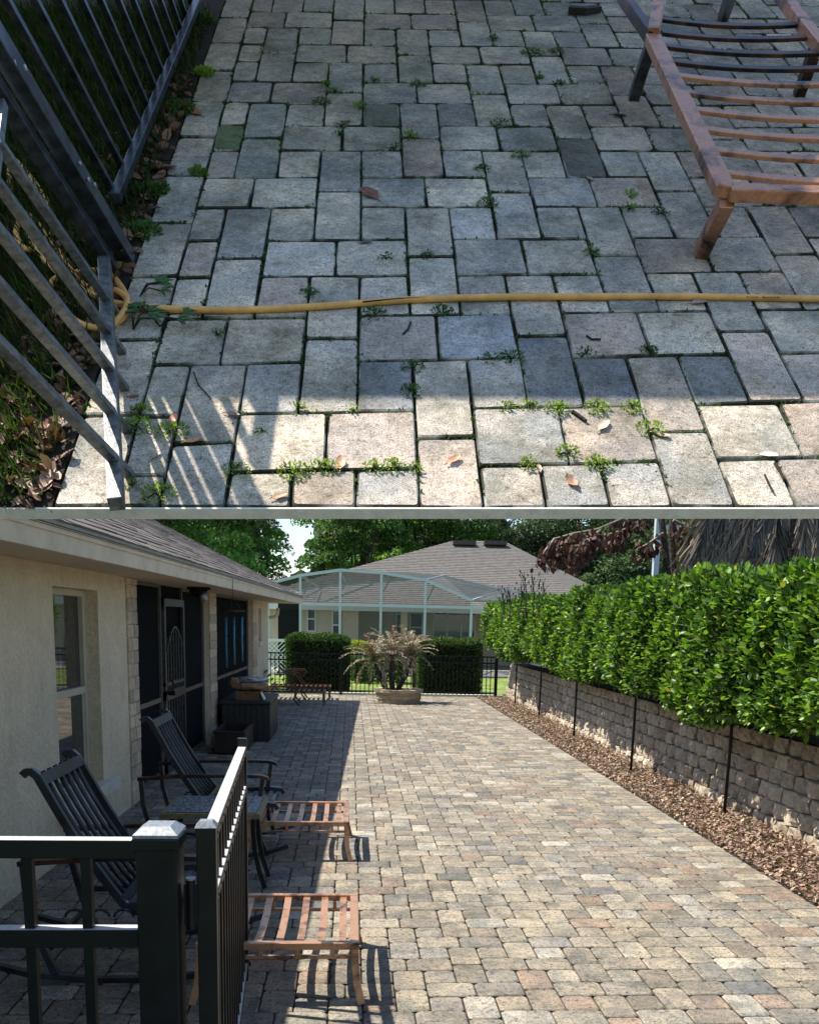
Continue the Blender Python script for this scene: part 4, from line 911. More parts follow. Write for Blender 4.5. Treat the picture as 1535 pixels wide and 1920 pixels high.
for (u0, v0, u1, v1) in ((586, 1087, 570, 1113), (656, 1079, 641, 1106), (733, 1083, 718, 1110), (814, 1098, 800, 1127), (603, 1109, 595, 1131)): bar('brace', atY(u0, v0, yA+.3), atY(u1, v1, yA+.3), .05)
for (u0, v0, u1, v1) in ((570, 1122, 610, 1100), (598, 1132, 700, 1095), (884, 1126, 800, 1088), (870, 1096, 1000, 1128), (930, 1098, 1020, 1128), (884, 1126, 1000, 1128)): bar('rafter', atY(u0, v0, yB-.5), atY(u1, v1, yB-.5), .06)
for k in range(5):
    MB().add([FP[k]+np.array([0, 0, .04]), FP[k+1]+np.array([0, 0, .04]), BP[k+1]+np.array([0, 0, .04]), BP[k]+np.array([0, 0, .04])], [(0, 1, 2, 3)]).build('screen_panel', M_cagescreen, pc)
R1, R2 = atY(884, 1126, yA), atY(1040, 1130, yB); MB().add([R1, R2, atY(1000, 1112, yB), BP[4]], [(0, 1, 2, 3)]).build('screen_panel', M_cagescreen, pc)
MB().add([(FP[0][0]+.3, yA+.02, 0), (FP[1][0], yA+.02, 0), (FP[1][0], yA+.02, zb), (FP[0][0]+.3, yA+.02, zb)], [(0, 1, 2, 3)]).build('screen_panel', M_screen, pc)

for k in range(1, 5):
    a, b = FP[k], FP[k+1]; MB().add([(a[0], yA+.03, 0), (b[0], yA+.03, 0), (b[0], yA+.03, b[2]), (a[0], yA+.03, a[2])], [(0, 1, 2, 3)]).build('screen_panel', M_cagewall, pc)
# ================================================================== TREES
def tree(u, Y, hw, zb, zt, cols, label, seed, n=13000, ls=.26, clusters=120, trunkx=0.0, group='trees behind the houses', gap=.0):
    n = int(n*3.6); ls *= .5
    r = np.random.default_rng(seed); x = float(atY(u, 1150, Y)[0]); t = thing('shade_tree', (x, Y, 0), label, 'tree', group)
    mb = MB(); mb.tube([(x+trunkx, Y, -.1), (x+trunkx, Y, zb*.7), (x+.2, Y, zb+.8*(zt-zb)*.5)], [.3, .22, .06], 8)
    cen = []
    for k in range(clusters):
        a = r.uniform(0, 2*math.pi); q = r.random()**.5; z = r.random(); w_ = math.sin(math.pi*min(.95, .18+z*.75))**.7
        cen.append([x+hw*q*w_*math.cos(a), Y+hw*.8*q*w_*math.sin(a), zb+(zt-zb)*z])
    cen = np.array(cen); rad_ = r.uniform(.14, .27, clusters)*hw
    for k in range(0, clusters, 4): mb.tube([(x+trunkx*.5, Y, zb*.8), (cen[k]+np.array([x, Y, zb]))/2, cen[k]], [.07, .035, .012], 4)
    mb.build('trunk', M_bark, t)
    k = r.integers(0, clusters, n); d = r.normal(0, 1, (n, 3)); d /= np.linalg.norm(d, axis=1)[:, None]; d[:, 2] = np.where(d[:, 2] < -.3, -d[:, 2], d[:, 2])
    P = cen[k]+d*(rad_[k]*r.uniform(.72, 1.12, n))[:, None]*np.array([1, 1, .7])
    c = 1.5*np.array(cols)[(k % len(cols))]*r.uniform(.6, 1.4, (n, 1))
    scatter('crown', [(-.5, -.3, 0), (.35, -.5, .1), (.5, .3, 0), (-.3, .5, .12)], [(0, 1, 2, 3)], P, rand_rots(n, d*.6+np.array([0, 0, .4]), .7, seed+1), r.uniform(ls*.6, ls*1.3, n), M_leafT, c, parent=t, off=t.location)
    return t
G1 = [(.055, .085, .04), (.075, .11, .05), (.045, .07, .035)]; G2 = [(.05, .11, .025), (.075, .16, .03), (.04, .085, .02)]; G3 = [(.04, .065, .04), (.055, .085, .05)]
tree(380, 42, 3.6, 2.0, 9.5, G2, 'deep green tree rising behind the near roof', 31, trunkx=-1)
tree(425, 52, 4.0, 1.0, 10.5, G1, 'grey-green feathery tree with sky gap at its right', 32, n=15000, ls=.2)
tree(676, 50, 3.5, 1.5, 11.2, G2, 'rounded bright green tree above the pool cage', 33, n=16000, ls=.24)
tree(790, 55, 4.3, 1.5, 11.8, [(.06, .12, .025), (.09, .17, .035), (.04, .085, .02)], 'broad sunlit green tree above the left end of the roof ridge', 34, n=17000, ls=.26)
tree(720, 66, 6, 2, 13.5, G1, 'distant dull green tree between the two bright ones', 35, n=9000, ls=.32)
tree(940, 58, 5.2, 2, 13, G3, 'grey-green tree behind the roof ridge vents', 36, n=13000, ls=.22)
tree(1100, 54, 5, 1.2, 12, G3, 'dark tree behind the right slope of the grey roof', 37, n=14000, ls=.24)
tree(1240, 50, 4.3, .8, 11, [(.035, .065, .03), (.05, .085, .04)], 'dark green tree behind the white pole', 38, n=15000, ls=.2)
tree(1420, 36, 5.0, .8, 9, [(.03, .055, .025), (.045, .07, .035)], 'shadowy tree behind the dead palm fronds', 39, n=13000, ls=.22)
tree(250, 36, 4.5, 1, 8.5, G2, 'dark green tree hidden mostly by the near roof', 40, n=9000)
structure('far_woods_ground', MB().box(-60, 80, 62, 64, -.3, .2), M_soil)
fw_ = np.random.default_rng(77); n = 16000; P = np.stack([fw_.uniform(-45, 60, n), fw_.uniform(66, 76, n), 7.0*fw_.random(n)**.8], 1); P[:, 2] *= np.where(np.abs(P[:, 0]+5.2) < 2.6, .62, 1.35)+.1*np.sin(P[:, 0]*1.35)
o = scatter('distant_woods', [(-.5, -.35, 0), (0, -.5, .1), (.5, -.2, 0), (.35, .4, .12), (-.15, .5, 0), (-.45, .15, .1)], [(0, 1, 2, 3, 4, 5)], P, rand_rots(n, None, 1.2, 6), fw_.uniform(.6, 1.5, n), M_leafT, np.array(G3)[fw_.integers(0, 2, n)]*fw_.uniform(.5, 1.3, (n, 1)))
tag(o, 'distant dark woods filling the gaps behind the trees', 'woods', kind='stuff')

# dead oak branch with brown leaves
br = thing('dead_branch_tree', tuple(atY(1250, 1085, 11.5)*np.array([1, 1, 0])+np.array([0, 0, .7])), 'slender tree with twin bare trunks and hanging dead brown leaves', 'tree')
bp = lambda u, v, Y=11.5: atY(u, v, Y)
tr = MB(); tr.tube([bp(1254, 1110), bp(1249, 1060), bp(1243, 1000), bp(1236, 940)], [.055, .05, .045, .04], 8); tr.tube([bp(1264, 1110, 11.7), bp(1262, 1060, 11.7), bp(1258, 1000, 11.7), bp(1262, 940, 11.7)], [.05, .045, .04, .035], 8)
tr.tube([bp(1254, 1110), (*bp(1254, 1110)[:2], .7)], .055, 8)
tr.build('trunk', M_bark, br)
bb = MB(); brs = [[(1236, 940), (1180, 966), (1120, 992), (1075, 1000), (1040, 1010)], [(1220, 955), (1190, 985), (1150, 1000), (1100, 1012)], [(1130, 990), (1095, 1020), (1078, 1035)], [(1075, 1000), (1050, 1030), (1035, 1050)], [(1100, 1005), (1085, 1035), (1070, 1058)], [(1040, 1010), (1020, 1035), (1012, 1052)], [(1180, 966), (1160, 1000), (1150, 1020)], [(1243, 1000), (1215, 1020), (1195, 1030)], [(1262, 1000), (1290, 1020), (1305, 1050)], [(1262, 975), (1310, 1000), (1330, 1030)]]
LP, = [[]]
for b_ in brs:
    pts = [bp(u, v, 11.5+.25*math.sin(u*.05)) for u, v in b_]; bb.tube(pts, [.022-.016*i/len(pts) for i in range(len(pts))], 5)
    for i in range(len(pts)-1):
        for q in range(34): LP.append(pts[i]+(pts[i+1]-pts[i])*random.random())
bb.build('branch', simple('pale_dead_bark', (.22, .19, .15), .9), br)
LP = np.array(LP); n = len(LP); q_ = np.random.default_rng(9); LP = LP+q_.normal(0, .055, (n, 3))+np.array([0, 0, -.05])
dd = q_.normal(0, .45, (n, 3))+np.array([0, 0, -1.0])
scatter('dead_leaves', LEAF, LEAFF, LP, dir_rots(dd, q_.normal(0, 1, (n, 3))), q_.uniform(.06, .12, n), M_dry, np.array([(.085, .034, .032), (.055, .026, .024), (.12, .06, .05)])[q_.integers(0, 3, n)]*q_.uniform(.6, 1.4, (n, 1)), parent=br, off=br.location)

# white pole frame beyond the hedge
wp = thing('white_pole_frame', tuple(atY(1232, 1085, 14)*np.array([1, 1, 0])+np.array([0, 0, .7])), 'white metal pole with a cross bar behind the hedge', 'pole')
MB().beam((*atY(1229, 1085, 14)[:2], .7), atY(1235, 950, 14), .085, .085, (0, 1, 0)).build('pole', M_white, wp); MB().beam(atY(1240, 989, 14.1), atY(1316, 991, 14.1), .05, .06).build('cross_bar', M_white, wp)

# big palm with a skirt of dead fronds
bpz = atY(1478, 1085, 10.0); dp_ = thing('old_palm', (float(bpz[0]), 10.0, .7), 'old palm trunk with a skirt of dead grey hanging fronds', 'palm')
MB().tube([(bpz[0], 10, .7), (bpz[0]+.03, 10, 2.4), tuple(atY(1482, 1000, 10)), tuple(atY(1486, 900, 10))], [.22, .20, .19, .2], 12).build('trunk', M_bark, dp_)
q_ = np.random.default_rng(12); Pp, Pr, Ps, cl = [], [], [], []; st = MB()
for f in range(30):
    u0 = q_.uniform(1330, 1540); v0 = 930; Yf = 10+q_.uniform(-1.0, .9); u1 = u0+(u0-1470)*q_.uniform(.2, .55)+q_.uniform(-25, 25); v1 = q_.uniform(1020, 1075)
    if f < 5: u0, u1, v1, Yf = 1350+30*f, 1300+26*f, 1066-4*f, 9.1
    a, b = atY(u0, v0, Yf), atY(u1, v1, Yf-.1); pts = [a+(b-a)*t+np.array([0, 0, .14*math.sin(math.pi*t)]) for t in np.linspace(0, 1, 8)]
    st.tube(pts, .010, 4); cc = np.array([(.20, .165, .14), (.14, .125, .12), (.27, .20, .16)])[q_.integers(0, 3)]
    for s in range(7):
        for q in range(9):
            for sgn in (-1, 1):
                d = (pts[s+1]-pts[s]); d = d/np.linalg.norm(d); sd = np.cross(d, [0, 1, 0])*sgn
                Pp.append(pts[s]+(pts[s+1]-pts[s])*q/9); Pr.append(d*.9+sd*.38+np.array([0, 0, -.5])+q_.normal(0, .12, 3)); Ps.append((.014, q_.uniform(.22, .36), .1)); cl.append(cc*q_.uniform(.5, 1.35))
st.build('frond_stem', M_bark, dp_); Pr = np.array(Pr)
scatter('dead_frond', blade, [(0, 1, 2, 3, 4)], np.array(Pp), dir_rots(Pr, q_.normal(0, .6, Pr.shape)+np.array([0, -1, 0])), np.array(Ps), M_dry, np.array(cl), parent=dp_, off=dp_.location)
# bare twigs above the hedge
tw = MB(); q_ = random.Random(4)
for (u, v, h) in ((985, 1128, 55), (972, 1128, 30), (998, 1126, 45), (1020, 1124, 32), (955, 1128, 22), (940, 1130, 18)):
    b = atY(u, v+30, 14); t_ = atY(u+q_.uniform(-6, 6), v-h, 14); tw.tube([b, (b+t_)/2+np.array([.03, 0, 0]), t_], [.012, .009, .004], 4)
    for k in range(7):
        c = b+(t_-b)*(.4+.08*k); tw.tube([c, c+np.array([q_.uniform(-.12, .12), 0, .14])], [.006, .003], 4)
        e = c+np.array([q_.uniform(-.12, .12), 0, .12]); tw.add([e, e+np.array([.015, 0, -.02]), e+np.array([.005, 0, -.06]), e+np.array([-.01, 0, -.02])], [(0, 1, 2, 3)])
tag(tw.build('bare_shrub', simple('dead_twig', (.04, .03, .025), .9), None), 'leafless dark twiggy shrub sticking up behind the long hedge', 'shrub')
# ================================================================== THE RAISED, TILTED TERRACE (upper half of the picture)
Hm = np.array([[33.2697569, -13.1426829, 616.82674], [0.500090037, 15.3009559, 117.263508], [1.59146591e-3, -1.88233602e-2, 1.0]])
Ki = np.linalg.inv(np.array([[F, 0, PX], [0, F, PY], [0, 0, 1.0]])); Mw = R.T @ Ki @ Hm
K9 = 0.913; S_ = 0.058/np.linalg.norm(Mw[:, 0]); Mw = Mw*S_
e1 = Mw[:, 0]/np.linalg.norm(Mw[:, 0]); nn = np.cross(Mw[:, 0], Mw[:, 1]); nn /= np.linalg.norm(nn)
P0 = C+Mw[:, 2]
if np.dot(nn, C-P0) < 0: nn = -nn
e2 = np.cross(nn, e1)
Hi = np.linalg.inv(Hm)
def lat(X, Y, h=0.0): return C+Mw @ np.array([X, Y, 1.0])+nn*h
def uv2lat(u, v): q = Hi @ np.array([u, v, 1.0]); return q[:2]/q[2]
def sl(u, v, h=0.0):
    q = ray(u, v); return C+q*(np.dot(P0+nn*h-C, nn)/np.dot(q, nn))
def loc2(p): d = np.asarray(p)-P0; return np.array([np.dot(d, e1), np.dot(d, e2)])
UP = -ray(850, 1500); UP = UP/np.linalg.norm(UP); UN = np.dot(UP, nn)       # standing direction of posts and legs
BM = Matrix([[e1[i], e2[i], nn[i], P0[i]] for i in range(3)]+[[0, 0, 0, 1]])
def slab_mesh(mb_pts, faces): pass
def prism(name, uvs, h0, h1, mat, kind='structure'):
    b = [sl(u, v, 0)+nn*h0 for u, v in uvs]; t = [sl(u, v, 0)+nn*h1 for u, v in uvs]; n = len(uvs); mb = MB()
    mb.add(b+t, [tuple(range(n))[::-1], tuple(range(n, 2*n))]+[(i, (i+1) % n, n+(i+1) % n, n+i) for i in range(n)])
    o = mb.build(name, mat); 
    if kind: o['kind'] = kind
    return o
terr = prism('raised_paver_terrace', [(-60, 950), (1600, 950), (1600, -9), (-70, -9)], -.021, -.012, M_moss)
# pale concrete edging along the low side
ea = [sl(-62, 951.5), sl(1602, 951.5)]; dv = (sl(700, 951.5)-sl(700, 940)); dv = dv/np.linalg.norm(dv)
MB().add([ea[0], ea[1], ea[1]+dv*.004, ea[0]+dv*.004]+[p-nn*.022 for p in (ea[0], ea[1], ea[1]+dv*.004, ea[0]+dv*.004)], [(0, 1, 2, 3), (7, 6, 5, 4), (3, 2, 6, 7), (0, 4, 5, 1), (0, 3, 7, 4), (1, 5, 6, 2)]).build('edge_restraint', M_edge, terr)
# pavers
Yfront = uv2lat(767, 951)[1]
def clip(poly, f):
    out = []
    for i in range(len(poly)):
        a, b = poly[i-1], poly[i]; fa, fb = f(a), f(b)
        if (fa >= 0) != (fb >= 0): t = fa/(fa-fb); out.append(a+(b-a)*t)
        if fb >= 0: out.append(b)
    return out
lf = [uv2lat(-62, 950.5), uv2lat(1602, 950.5)]
def ffront(p): a, b = lf; return (a[1]+(b[1]-a[1])*(p[0]-a[0])/(b[0]-a[0]))-p[1]
STR = 1.6; XB = -5.33; up_cells = cells(XB, 36, -12, 28)
yk = -12.0+.9
while yk < 28: up_cells.append((XB-1.85, yk, XB, yk+3)); yk += 3
UPAL = [((0.70, 0.655, 0.58), 5), ((0.75, 0.69, 0.59), 4), ((0.66, 0.57, 0.50), 3), ((0.58, 0.56, 0.52), 2.5), ((0.62, 0.60, 0.56), 2), ((0.50, 0.49, 0.47), 1)]
special = {(12, 8): (.20, .20, .18), (-5, 7): (.16, .22, .11), (-4, 5): (.52, .53, .47), (-4, 8): (.48, .50, .44), (2, 4): (.30, .31, .27), (6, 12): (.56, .57, .58), (6, 4): (.36, .35, .36), (5, 18): (.50, .55, .62), (8, 19): (.30, .31, .33), (14, 20): (.24, .26, .27), (10, 20): (.30, .31, .33), (2, 20): (.36, .38, .42), (4, 19): (.45, .42, .41)}
rr = random.Random(12)
for a, b, c, d in up_cells:
    cen = proj(lat((a+c)/2, (b+d)/2)); 
    if not (-70 < cen[0] < 1620 and -14 < cen[1] < 985): continue
    poly = [np.array(p) for p in ((a, b), (a, d), (c, d), (c, b))]
    poly = clip(poly, ffront)
    if len(poly) < 3: continue
    g = [loc2(lat(*p)) for p in poly]
    # CCW in (e1, e2)
    ar = sum(g[i-1][0]*g[i][1]-g[i][0]*g[i-1][1] for i in range(len(g)))
    if ar < 0: g = g[::-1]
    if abs(ar) < .003: continue
    ctr = sum(g)/len(g)
    V, Fc = paver_geo([(p-ctr)*np.array([1, 1/STR]) for p in g], .0046, .011 if b < 8 else .0055, .0026, .022, 3, seed=rr.randrange(9999), wob=.0015)
    V = [(v[0], v[1]*STR, v[2]) for v in V]; me_ = mkmesh('paver', V, Fc, M_pav_up); me_.materials.append(M_pav_side); nf_ = len(Fc); me_.polygons.foreach_set('material_index', [1]*(nf_-1)+[0])
    o = link('paver', me_); wp_ = P0+e1*ctr[0]+e2*ctr[1]+nn*rr.uniform(-.0015, .0015)
    m4 = BM.copy(); m4.translation = Vector(wp_); m4 = m4 @ Matrix.Rotation(rr.gauss(0, .006), 4, 'X') @ Matrix.Rotation(rr.gauss(0, .005), 4, 'Y')
    o.parent = terr; o.matrix_local = m4
    base_c = rr.choices([p[0] for p in UPAL], [p[1] for p in UPAL])[0]; kk_ = rr.uniform(.85, 1.1)
    for key, cc in special.items():
        if a <= key[0]+.5 < c and b <= key[1]+.5 < d: base_c = cc; kk_ = 1
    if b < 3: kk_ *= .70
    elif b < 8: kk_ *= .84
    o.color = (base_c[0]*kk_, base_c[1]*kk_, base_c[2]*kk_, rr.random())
# soil strip and turf left of the paving
XS = XB-1.9
ya_ = uv2lat(300, -9)[1]; sb = [lat(XS, ya_), lat(XS, Yfront-.3), sl(-66, 944), sl(-66, -9)]
soil = MB(); soil.add([p-nn*.0118 for p in sb]+[p-nn*.003 for p in sb], [(0, 1, 2, 3), (7, 6, 5, 4), (0, 4, 5, 1), (1, 5, 6, 2), (2, 6, 7, 3), (3, 7, 4, 0)]).build('garden_soil', M_soil)['kind'] = 'structure'
q_ = np.random.default_rng(31)
def on_slab(n, X0, X1, Y0, Y1, f=None):
    X = q_.uniform(X0, X1, n); Y = q_.uniform(Y0, Y1, n)
    if f is not None: m = f(X, Y); X, Y = X[m], Y[m]
    return np.array([lat(x, y, .0) for x, y in zip(X, Y)]), X, Y
GB = [(-.5, 0, 0), (.5, 0, 0), (.3, .6, .06), (0, 1, .22), (-.3, .6, .06)]
Pg, X, Y = on_slab(26000, -21, XS-.35, -5.5, Yfront-.4, lambda X, Y: ((X < XS-1.2) | (q_.random(len(X)) < .4)) & (X > -9.5-.5*(Yfront-Y)))
d = np.tile(UP, (len(Pg), 1))*.6+nn*.4+q_.normal(0, .42, Pg.shape)
ln = q_.uniform(.03, .075, len(Pg)); cg = np.array([(.03, .065, .016), (.02, .045, .013), (.05, .085, .022), (.09, .07, .035)])[q_.choice(4, len(Pg), p=[.35, .3, .2, .15])]*q_.uniform(.6, 1.3, (len(Pg), 1))
o = scatter('turf_grass', GB, [(0, 1, 2, 3, 4)], Pg, dir_rots(d, q_.normal(0, 1, d.shape)), np.stack([ln*0+.0045, ln, ln*.5], 1), M_leafW, cg)
tag(o, 'dark green turf on the shady side of the terrace fence', 'grass', kind='stuff')
Pg, X, Y = on_slab(900, XS-3.2, XS-.1, 2, Yfront-.4); sz = q_.uniform(.018, .045, len(Pg))
o = scatter('leaf_litter', LEAF, LEAFF, Pg+nn*.008, rand_rots(len(Pg), np.tile(nn, (len(Pg), 1)), .5, 3), sz, M_dry, np.array([(.16, .08, .05), (.10, .055, .035), (.24, .14, .09)])[q_.integers(0, 3, len(Pg))])
tag(o, 'brown leaf litter along the edge of the terrace paving', 'leaf litter', kind='stuff')
# moss and tiny weeds growing in the joints
js = []
for a, b, c, d_ in up_cells:
    for k in range(14):
        js.append((a+(c-a)*rr.random(), b)); js.append((a, b+(d_-b)*rr.random()))
js = [p for p in js if p[1] < Yfront-.3]; 
den = [math.sin(p[0]*.9+1)*math.sin(p[1]*.7)+.5*math.sin(p[0]*2.3+p[1]*1.7) for p in js]
Pm = []; 
for p, dn_ in zip(js, den):
    k = 5 if dn_ > .55 else (2 if dn_ > .15 else (1 if rr.random() < .35 else 0))
    for _ in range(k): Pm.append(lat(p[0]+rr.gauss(0, .06), p[1]+rr.gauss(0, .045), -.003))
Pm = np.array(Pm); vis_ = np.array([(-30 < proj(p)[0] < 1560) for p in Pm]); Pm = Pm[vis_]
dm = nn*.8+q_.normal(0, .7, Pm.shape)
o = scatter('joint_moss', LEAF, LEAFF, Pm, dir_rots(dm, q_.normal(0, 1, dm.shape)), q_.uniform(.004, .010, len(Pm)), M_leafW, np.array([(.04, .085, .018), (.06, .11, .02), (.03, .06, .015)])[q_.integers(0, 3, len(Pm))], parent=terr)
o['kind'] = 'stuff'

# weeds one can point at
def weed(u, v, rad_, n, ls, col, label, h=.012, name='weed', seed=0, blade_=False):
    r = np.random.default_rng(seed+int(u)); c = sl(u, v); t = thing(name, c, label, 'weed', None)
    a = r.uniform(0, 2*math.pi, n); q = rad_*r.random(n)**.6; P = c+np.outer(np.cos(a)*q, e1)+np.outer(np.sin(a)*q, e2)+np.outer(h*r.random(n)*(1.2-q/rad_), nn)
    d = (P-c)*1.0/rad_+nn*.7+r.normal(0, .45, P.shape)
    tv, tf = (GB, [(0, 1, 2, 3, 4)]) if blade_ else (LEAF, LEAFF)
    s = r.uniform(.7, 1.3, n)*ls; sc_ = np.stack([s*(.3 if blade_ else 1), s, s*.6], 1)
    o = scatter('leaves', tv, tf, P, dir_rots(d, nn+r.normal(0, .4, P.shape)), sc_, M_leafW, np.array(col)*r.uniform(.7, 1.3, (n, 1)), parent=t, kind=None, off=c)
    sm = MB()
    for k in range(min(7, n)): sm.tube([c-nn*.004, (c+P[k])/2+nn*.004, P[k]], .0012, 4)
    sm.build('stem', M_moss, t)
B_, D_, L_ = (.20, .30, .04), (.055, .12, .025), (.10, .19, .035)
W = [(381, 138, .035, 60, .016, B_, 'bright lime weed tuft at the paving edge by the top of the fence'), (328, 207, .065, 190, .017, D_, 'large dark ferny weed against the fence, above the brown leaves'), (386, 38, .03, 30, .018, L_, 'small weed where the fence meets the top of the picture'),
 (372, 327, .025, 26, .016, L_, 'two-leaved weed beside the curled brown leaves'), (285, 358, .05, 120, .015, D_, 'dark weed clump under the fence rail, below the curled leaves'), (262, 436, .055, 130, .015, D_, 'dark weed clump beside the foot of the fence post'),
 (602, 193, .035, 70, .012, D_, 'feathery dark weed in the joint left of the pale upright stone'), (612, 160, .02, 12, .02, L_, 'two pale leaves above the feathery weed'), (625, 175, .026, 22, .02, L_, 'broad-leaved weed just above the pale upright stone'),
 (678, 203, .026, 14, .024, (.13, .22, .05), 'bright rosette weed at the right edge of the pale upright stone'), (700, 152, .022, 26, .013, L_, 'small weed in the joint right of the pale upright stone'), (783, 160, .03, 50, .012, D_, 'ferny weed in the upper middle joint'),
 (640, 236, .024, 34, .011, D_, 'dark weed below the pale upright stone'), (636, 253, .02, 26, .011, D_, 'dark weed in the joint between two wide stones'), (768, 258, .026, 14, .022, (.14, .22, .05), 'pale two-leaved weed on the central upright stone'),
 (742, 278, .03, 50, .010, D_, 'creeping weed along the joint under the wide stone'), (998, 100, .05, 110, .012, D_, 'spreading ferny weed in the upper right of the paving'), (1042, 98, .035, 60, .012, D_, 'ferny weed right of the spreading one'),
 (924, 74, .026, 40, .012, D_, 'upright weed tuft in the joint near the top middle'), (1010, 147, .022, 18, .018, L_, 'light green weed below the spreading ferny weed'), (1048, 158, .024, 34, .012, D_, 'dark weed at the lower corner of the pale round-cornered stone'),
 (938, 233, .035, 60, .012, D_, 'weed at the lower corner of a pale upright stone, right of centre'), (975, 293, .026, 12, .024, (.11, .19, .05), 'round-leaved weed in the joint right of the centre'), (905, 318, .03, 50, .011, D_, 'weed running down a vertical joint right of centre'),
 (914, 382, .032, 60, .012, D_, 'dark weed cluster at a joint crossing above the hose'), (1180, 370, .022, 7, .032, (.16, .30, .09), 'round pale-leaved seedling left of the lounge frame'), (1178, 392, .018, 6, .026, (.14, .26, .08), 'pair of round seedling leaves below the first seedling'),
 (1236, 400, .03, 40, .011, D_, 'dark weed between two stones by the front leg of the lounge frame'), (1108, 474, .024, 20, .018, L_, 'leafy weed in the joint above the hose, right half'), (582, 552, .026, 40, .014, D_, 'weed tuft touching the hose, left half'),
 (700, 590, .032, 44, .013, D_, 'flat weed just below the hose left of centre'), (830, 586, .028, 44, .014, D_, 'weed tuft just below the hose right of centre'), (723, 484, .02, 18, .012, D_, 'tiny weed in a joint above the hose'), (802, 482, .02, 22, .012, D_, 'small weed at the head of the tall stone above the hose'),
 (408, 628, .016, 12, .014, L_, 'tiny seedling on the stone below the hose at the left'), (960, 672, .032, 50, .013, D_, 'weed tuft in the shaded joint near the shadow edge'), (920, 675, .022, 24, .013, D_, 'little weed left of the tuft near the shadow edge'),
 (772, 690, .028, 44, .012, D_, 'weed in the vertical joint above the sunlit strip'), (770, 735, .026, 40, .012, D_, 'weed just above the shadow edge in the middle'), (1215, 660, .022, 36, .012, D_, 'weed in the joint below the hose at the right'), (1098, 664, .022, 26, .012, D_, 'weed in the long joint below the hose'),
 (1255, 1e9, 0, 0, 0, D_, ''), (258, 800, .034, 90, .012, B_, 'sunlit weed running up the joint beside the gate rail'), (265, 770, .022, 50, .012, B_, 'small sunlit weed at the shadow edge beside the gate rail'), (322, 812, .036, 80, .014, (.20, .29, .05), 'tall sunlit weed with an orange leaf caught in it'),
 (297, 928, .034, 90, .012, B_, 'sunlit weed at the lower left of the paving'), (250, 912, .018, 26, .010, B_, 'tiny sunlit weed under the lowest gate picket'), (557, 767, .020, 12, .017, B_, 'two-leaved sunlit weed on the shadow edge'), (490, 811, .016, 20, .009, B_, 'tiny lime weed in the middle of a sunlit stone'),
 (442, 884, .030, 60, .010, B_, 'leftmost weed of the sunlit row below the pale stones'), (553, 887, .034, 80, .012, B_, 'largest weed of the sunlit row below the pale stones'), (598, 876, .024, 40, .011, B_, 'weed left of the upright dry leaf'), (620, 880, .024, 50, .010, B_, 'weed at the foot of the upright dry leaf'),
 (700, 877, .020, 40, .011, B_, 'weed right of the upright dry leaf'), (737, 876, .024, 50, .011, B_, 'rightmost weed of the sunlit row'), (780, 880, .018, 26, .010, B_, 'weed at the corner of the sunlit upright stone'), (660, 770, .014, 14, .010, B_, 'tiny weed on the sunlit joint left of centre'),
 (950, 765, .024, 40, .010, B_, 'small weed on the sunlit joint right of centre'), (990, 762, .022, 44, .010, B_, 'sunlit weed under the dark upright stone'), (1044, 768, .030, 70, .012, B_, 'sunlit weed with dry stalk, left one of a pair'), (1120, 766, .030, 70, .012, B_, 'sunlit weed, right one of a pair above the twig'),
 (1185, 765, .024, 56, .012, B_, 'sunlit weed at the head of the long joint'), (1218, 805, .032, 80, .011, B_, 'sunlit weed running down the long slanting joint'), (1064, 850, .026, 60, .011, B_, 'sunlit weed between two wide pale stones'), (1120, 872, .030, 60, .012, B_, 'sunlit weed above a narrow lower joint'), (990, 872, .022, 44, .010, B_, 'sunlit weed left of the narrow lower joint')]
for k, (u, v, rd, n, ls, col, lab) in enumerate(W):
    if v > 2000: continue
    weed(u, v, rd*.9, int(n*(2.4 if u < 400 and v < 500 else 2)), ls*(.85 if u < 400 and v < 500 else .5), col, lab, .014, seed=k)
def bamboo(u, v, lab, sd):
    r = np.random.default_rng(sd); c = sl(u, v); t = thing('grass_sprig', c, lab, 'weed'); mb = MB(); st = MB()
    for k in range(5):
        a = r.uniform(-.4, 2.6) if k else .3; L = r.uniform(.03, .06); p1 = c+(e1*math.cos(a)+e2*math.sin(a))*L+nn*.02; st.tube([c, (c+p1)/2+nn*.012, p1], .0015, 4)
        for q in range(3):
            b = a+(q-1)*.8; d = e1*math.cos(b)+e2*math.sin(b); s_ = np.cross(d, nn); l2 = r.uniform(.025, .045); o_ = p1-nn*.0
            mb.add([o_, o_+d*l2*.4+s_*.006+nn*.006, o_+d*l2, o_+d*l2*.4-s_*.006+nn*.006], [(0, 1, 2), (0, 2, 3)])
    st.build('stem', M_moss, t); mb.build('leaves', simple('sprig_leaf', (.05, .13, .035), .5, .2, 30), t)
bamboo(262, 555, 'narrow-leaved grass sprig arching above the hose beside the gate', 1); bamboo(250, 618, 'narrow-leaved grass sprig lying below the hose beside the gate', 2); bamboo(300, 612, 'grass sprig spreading right of the gate rail', 5)

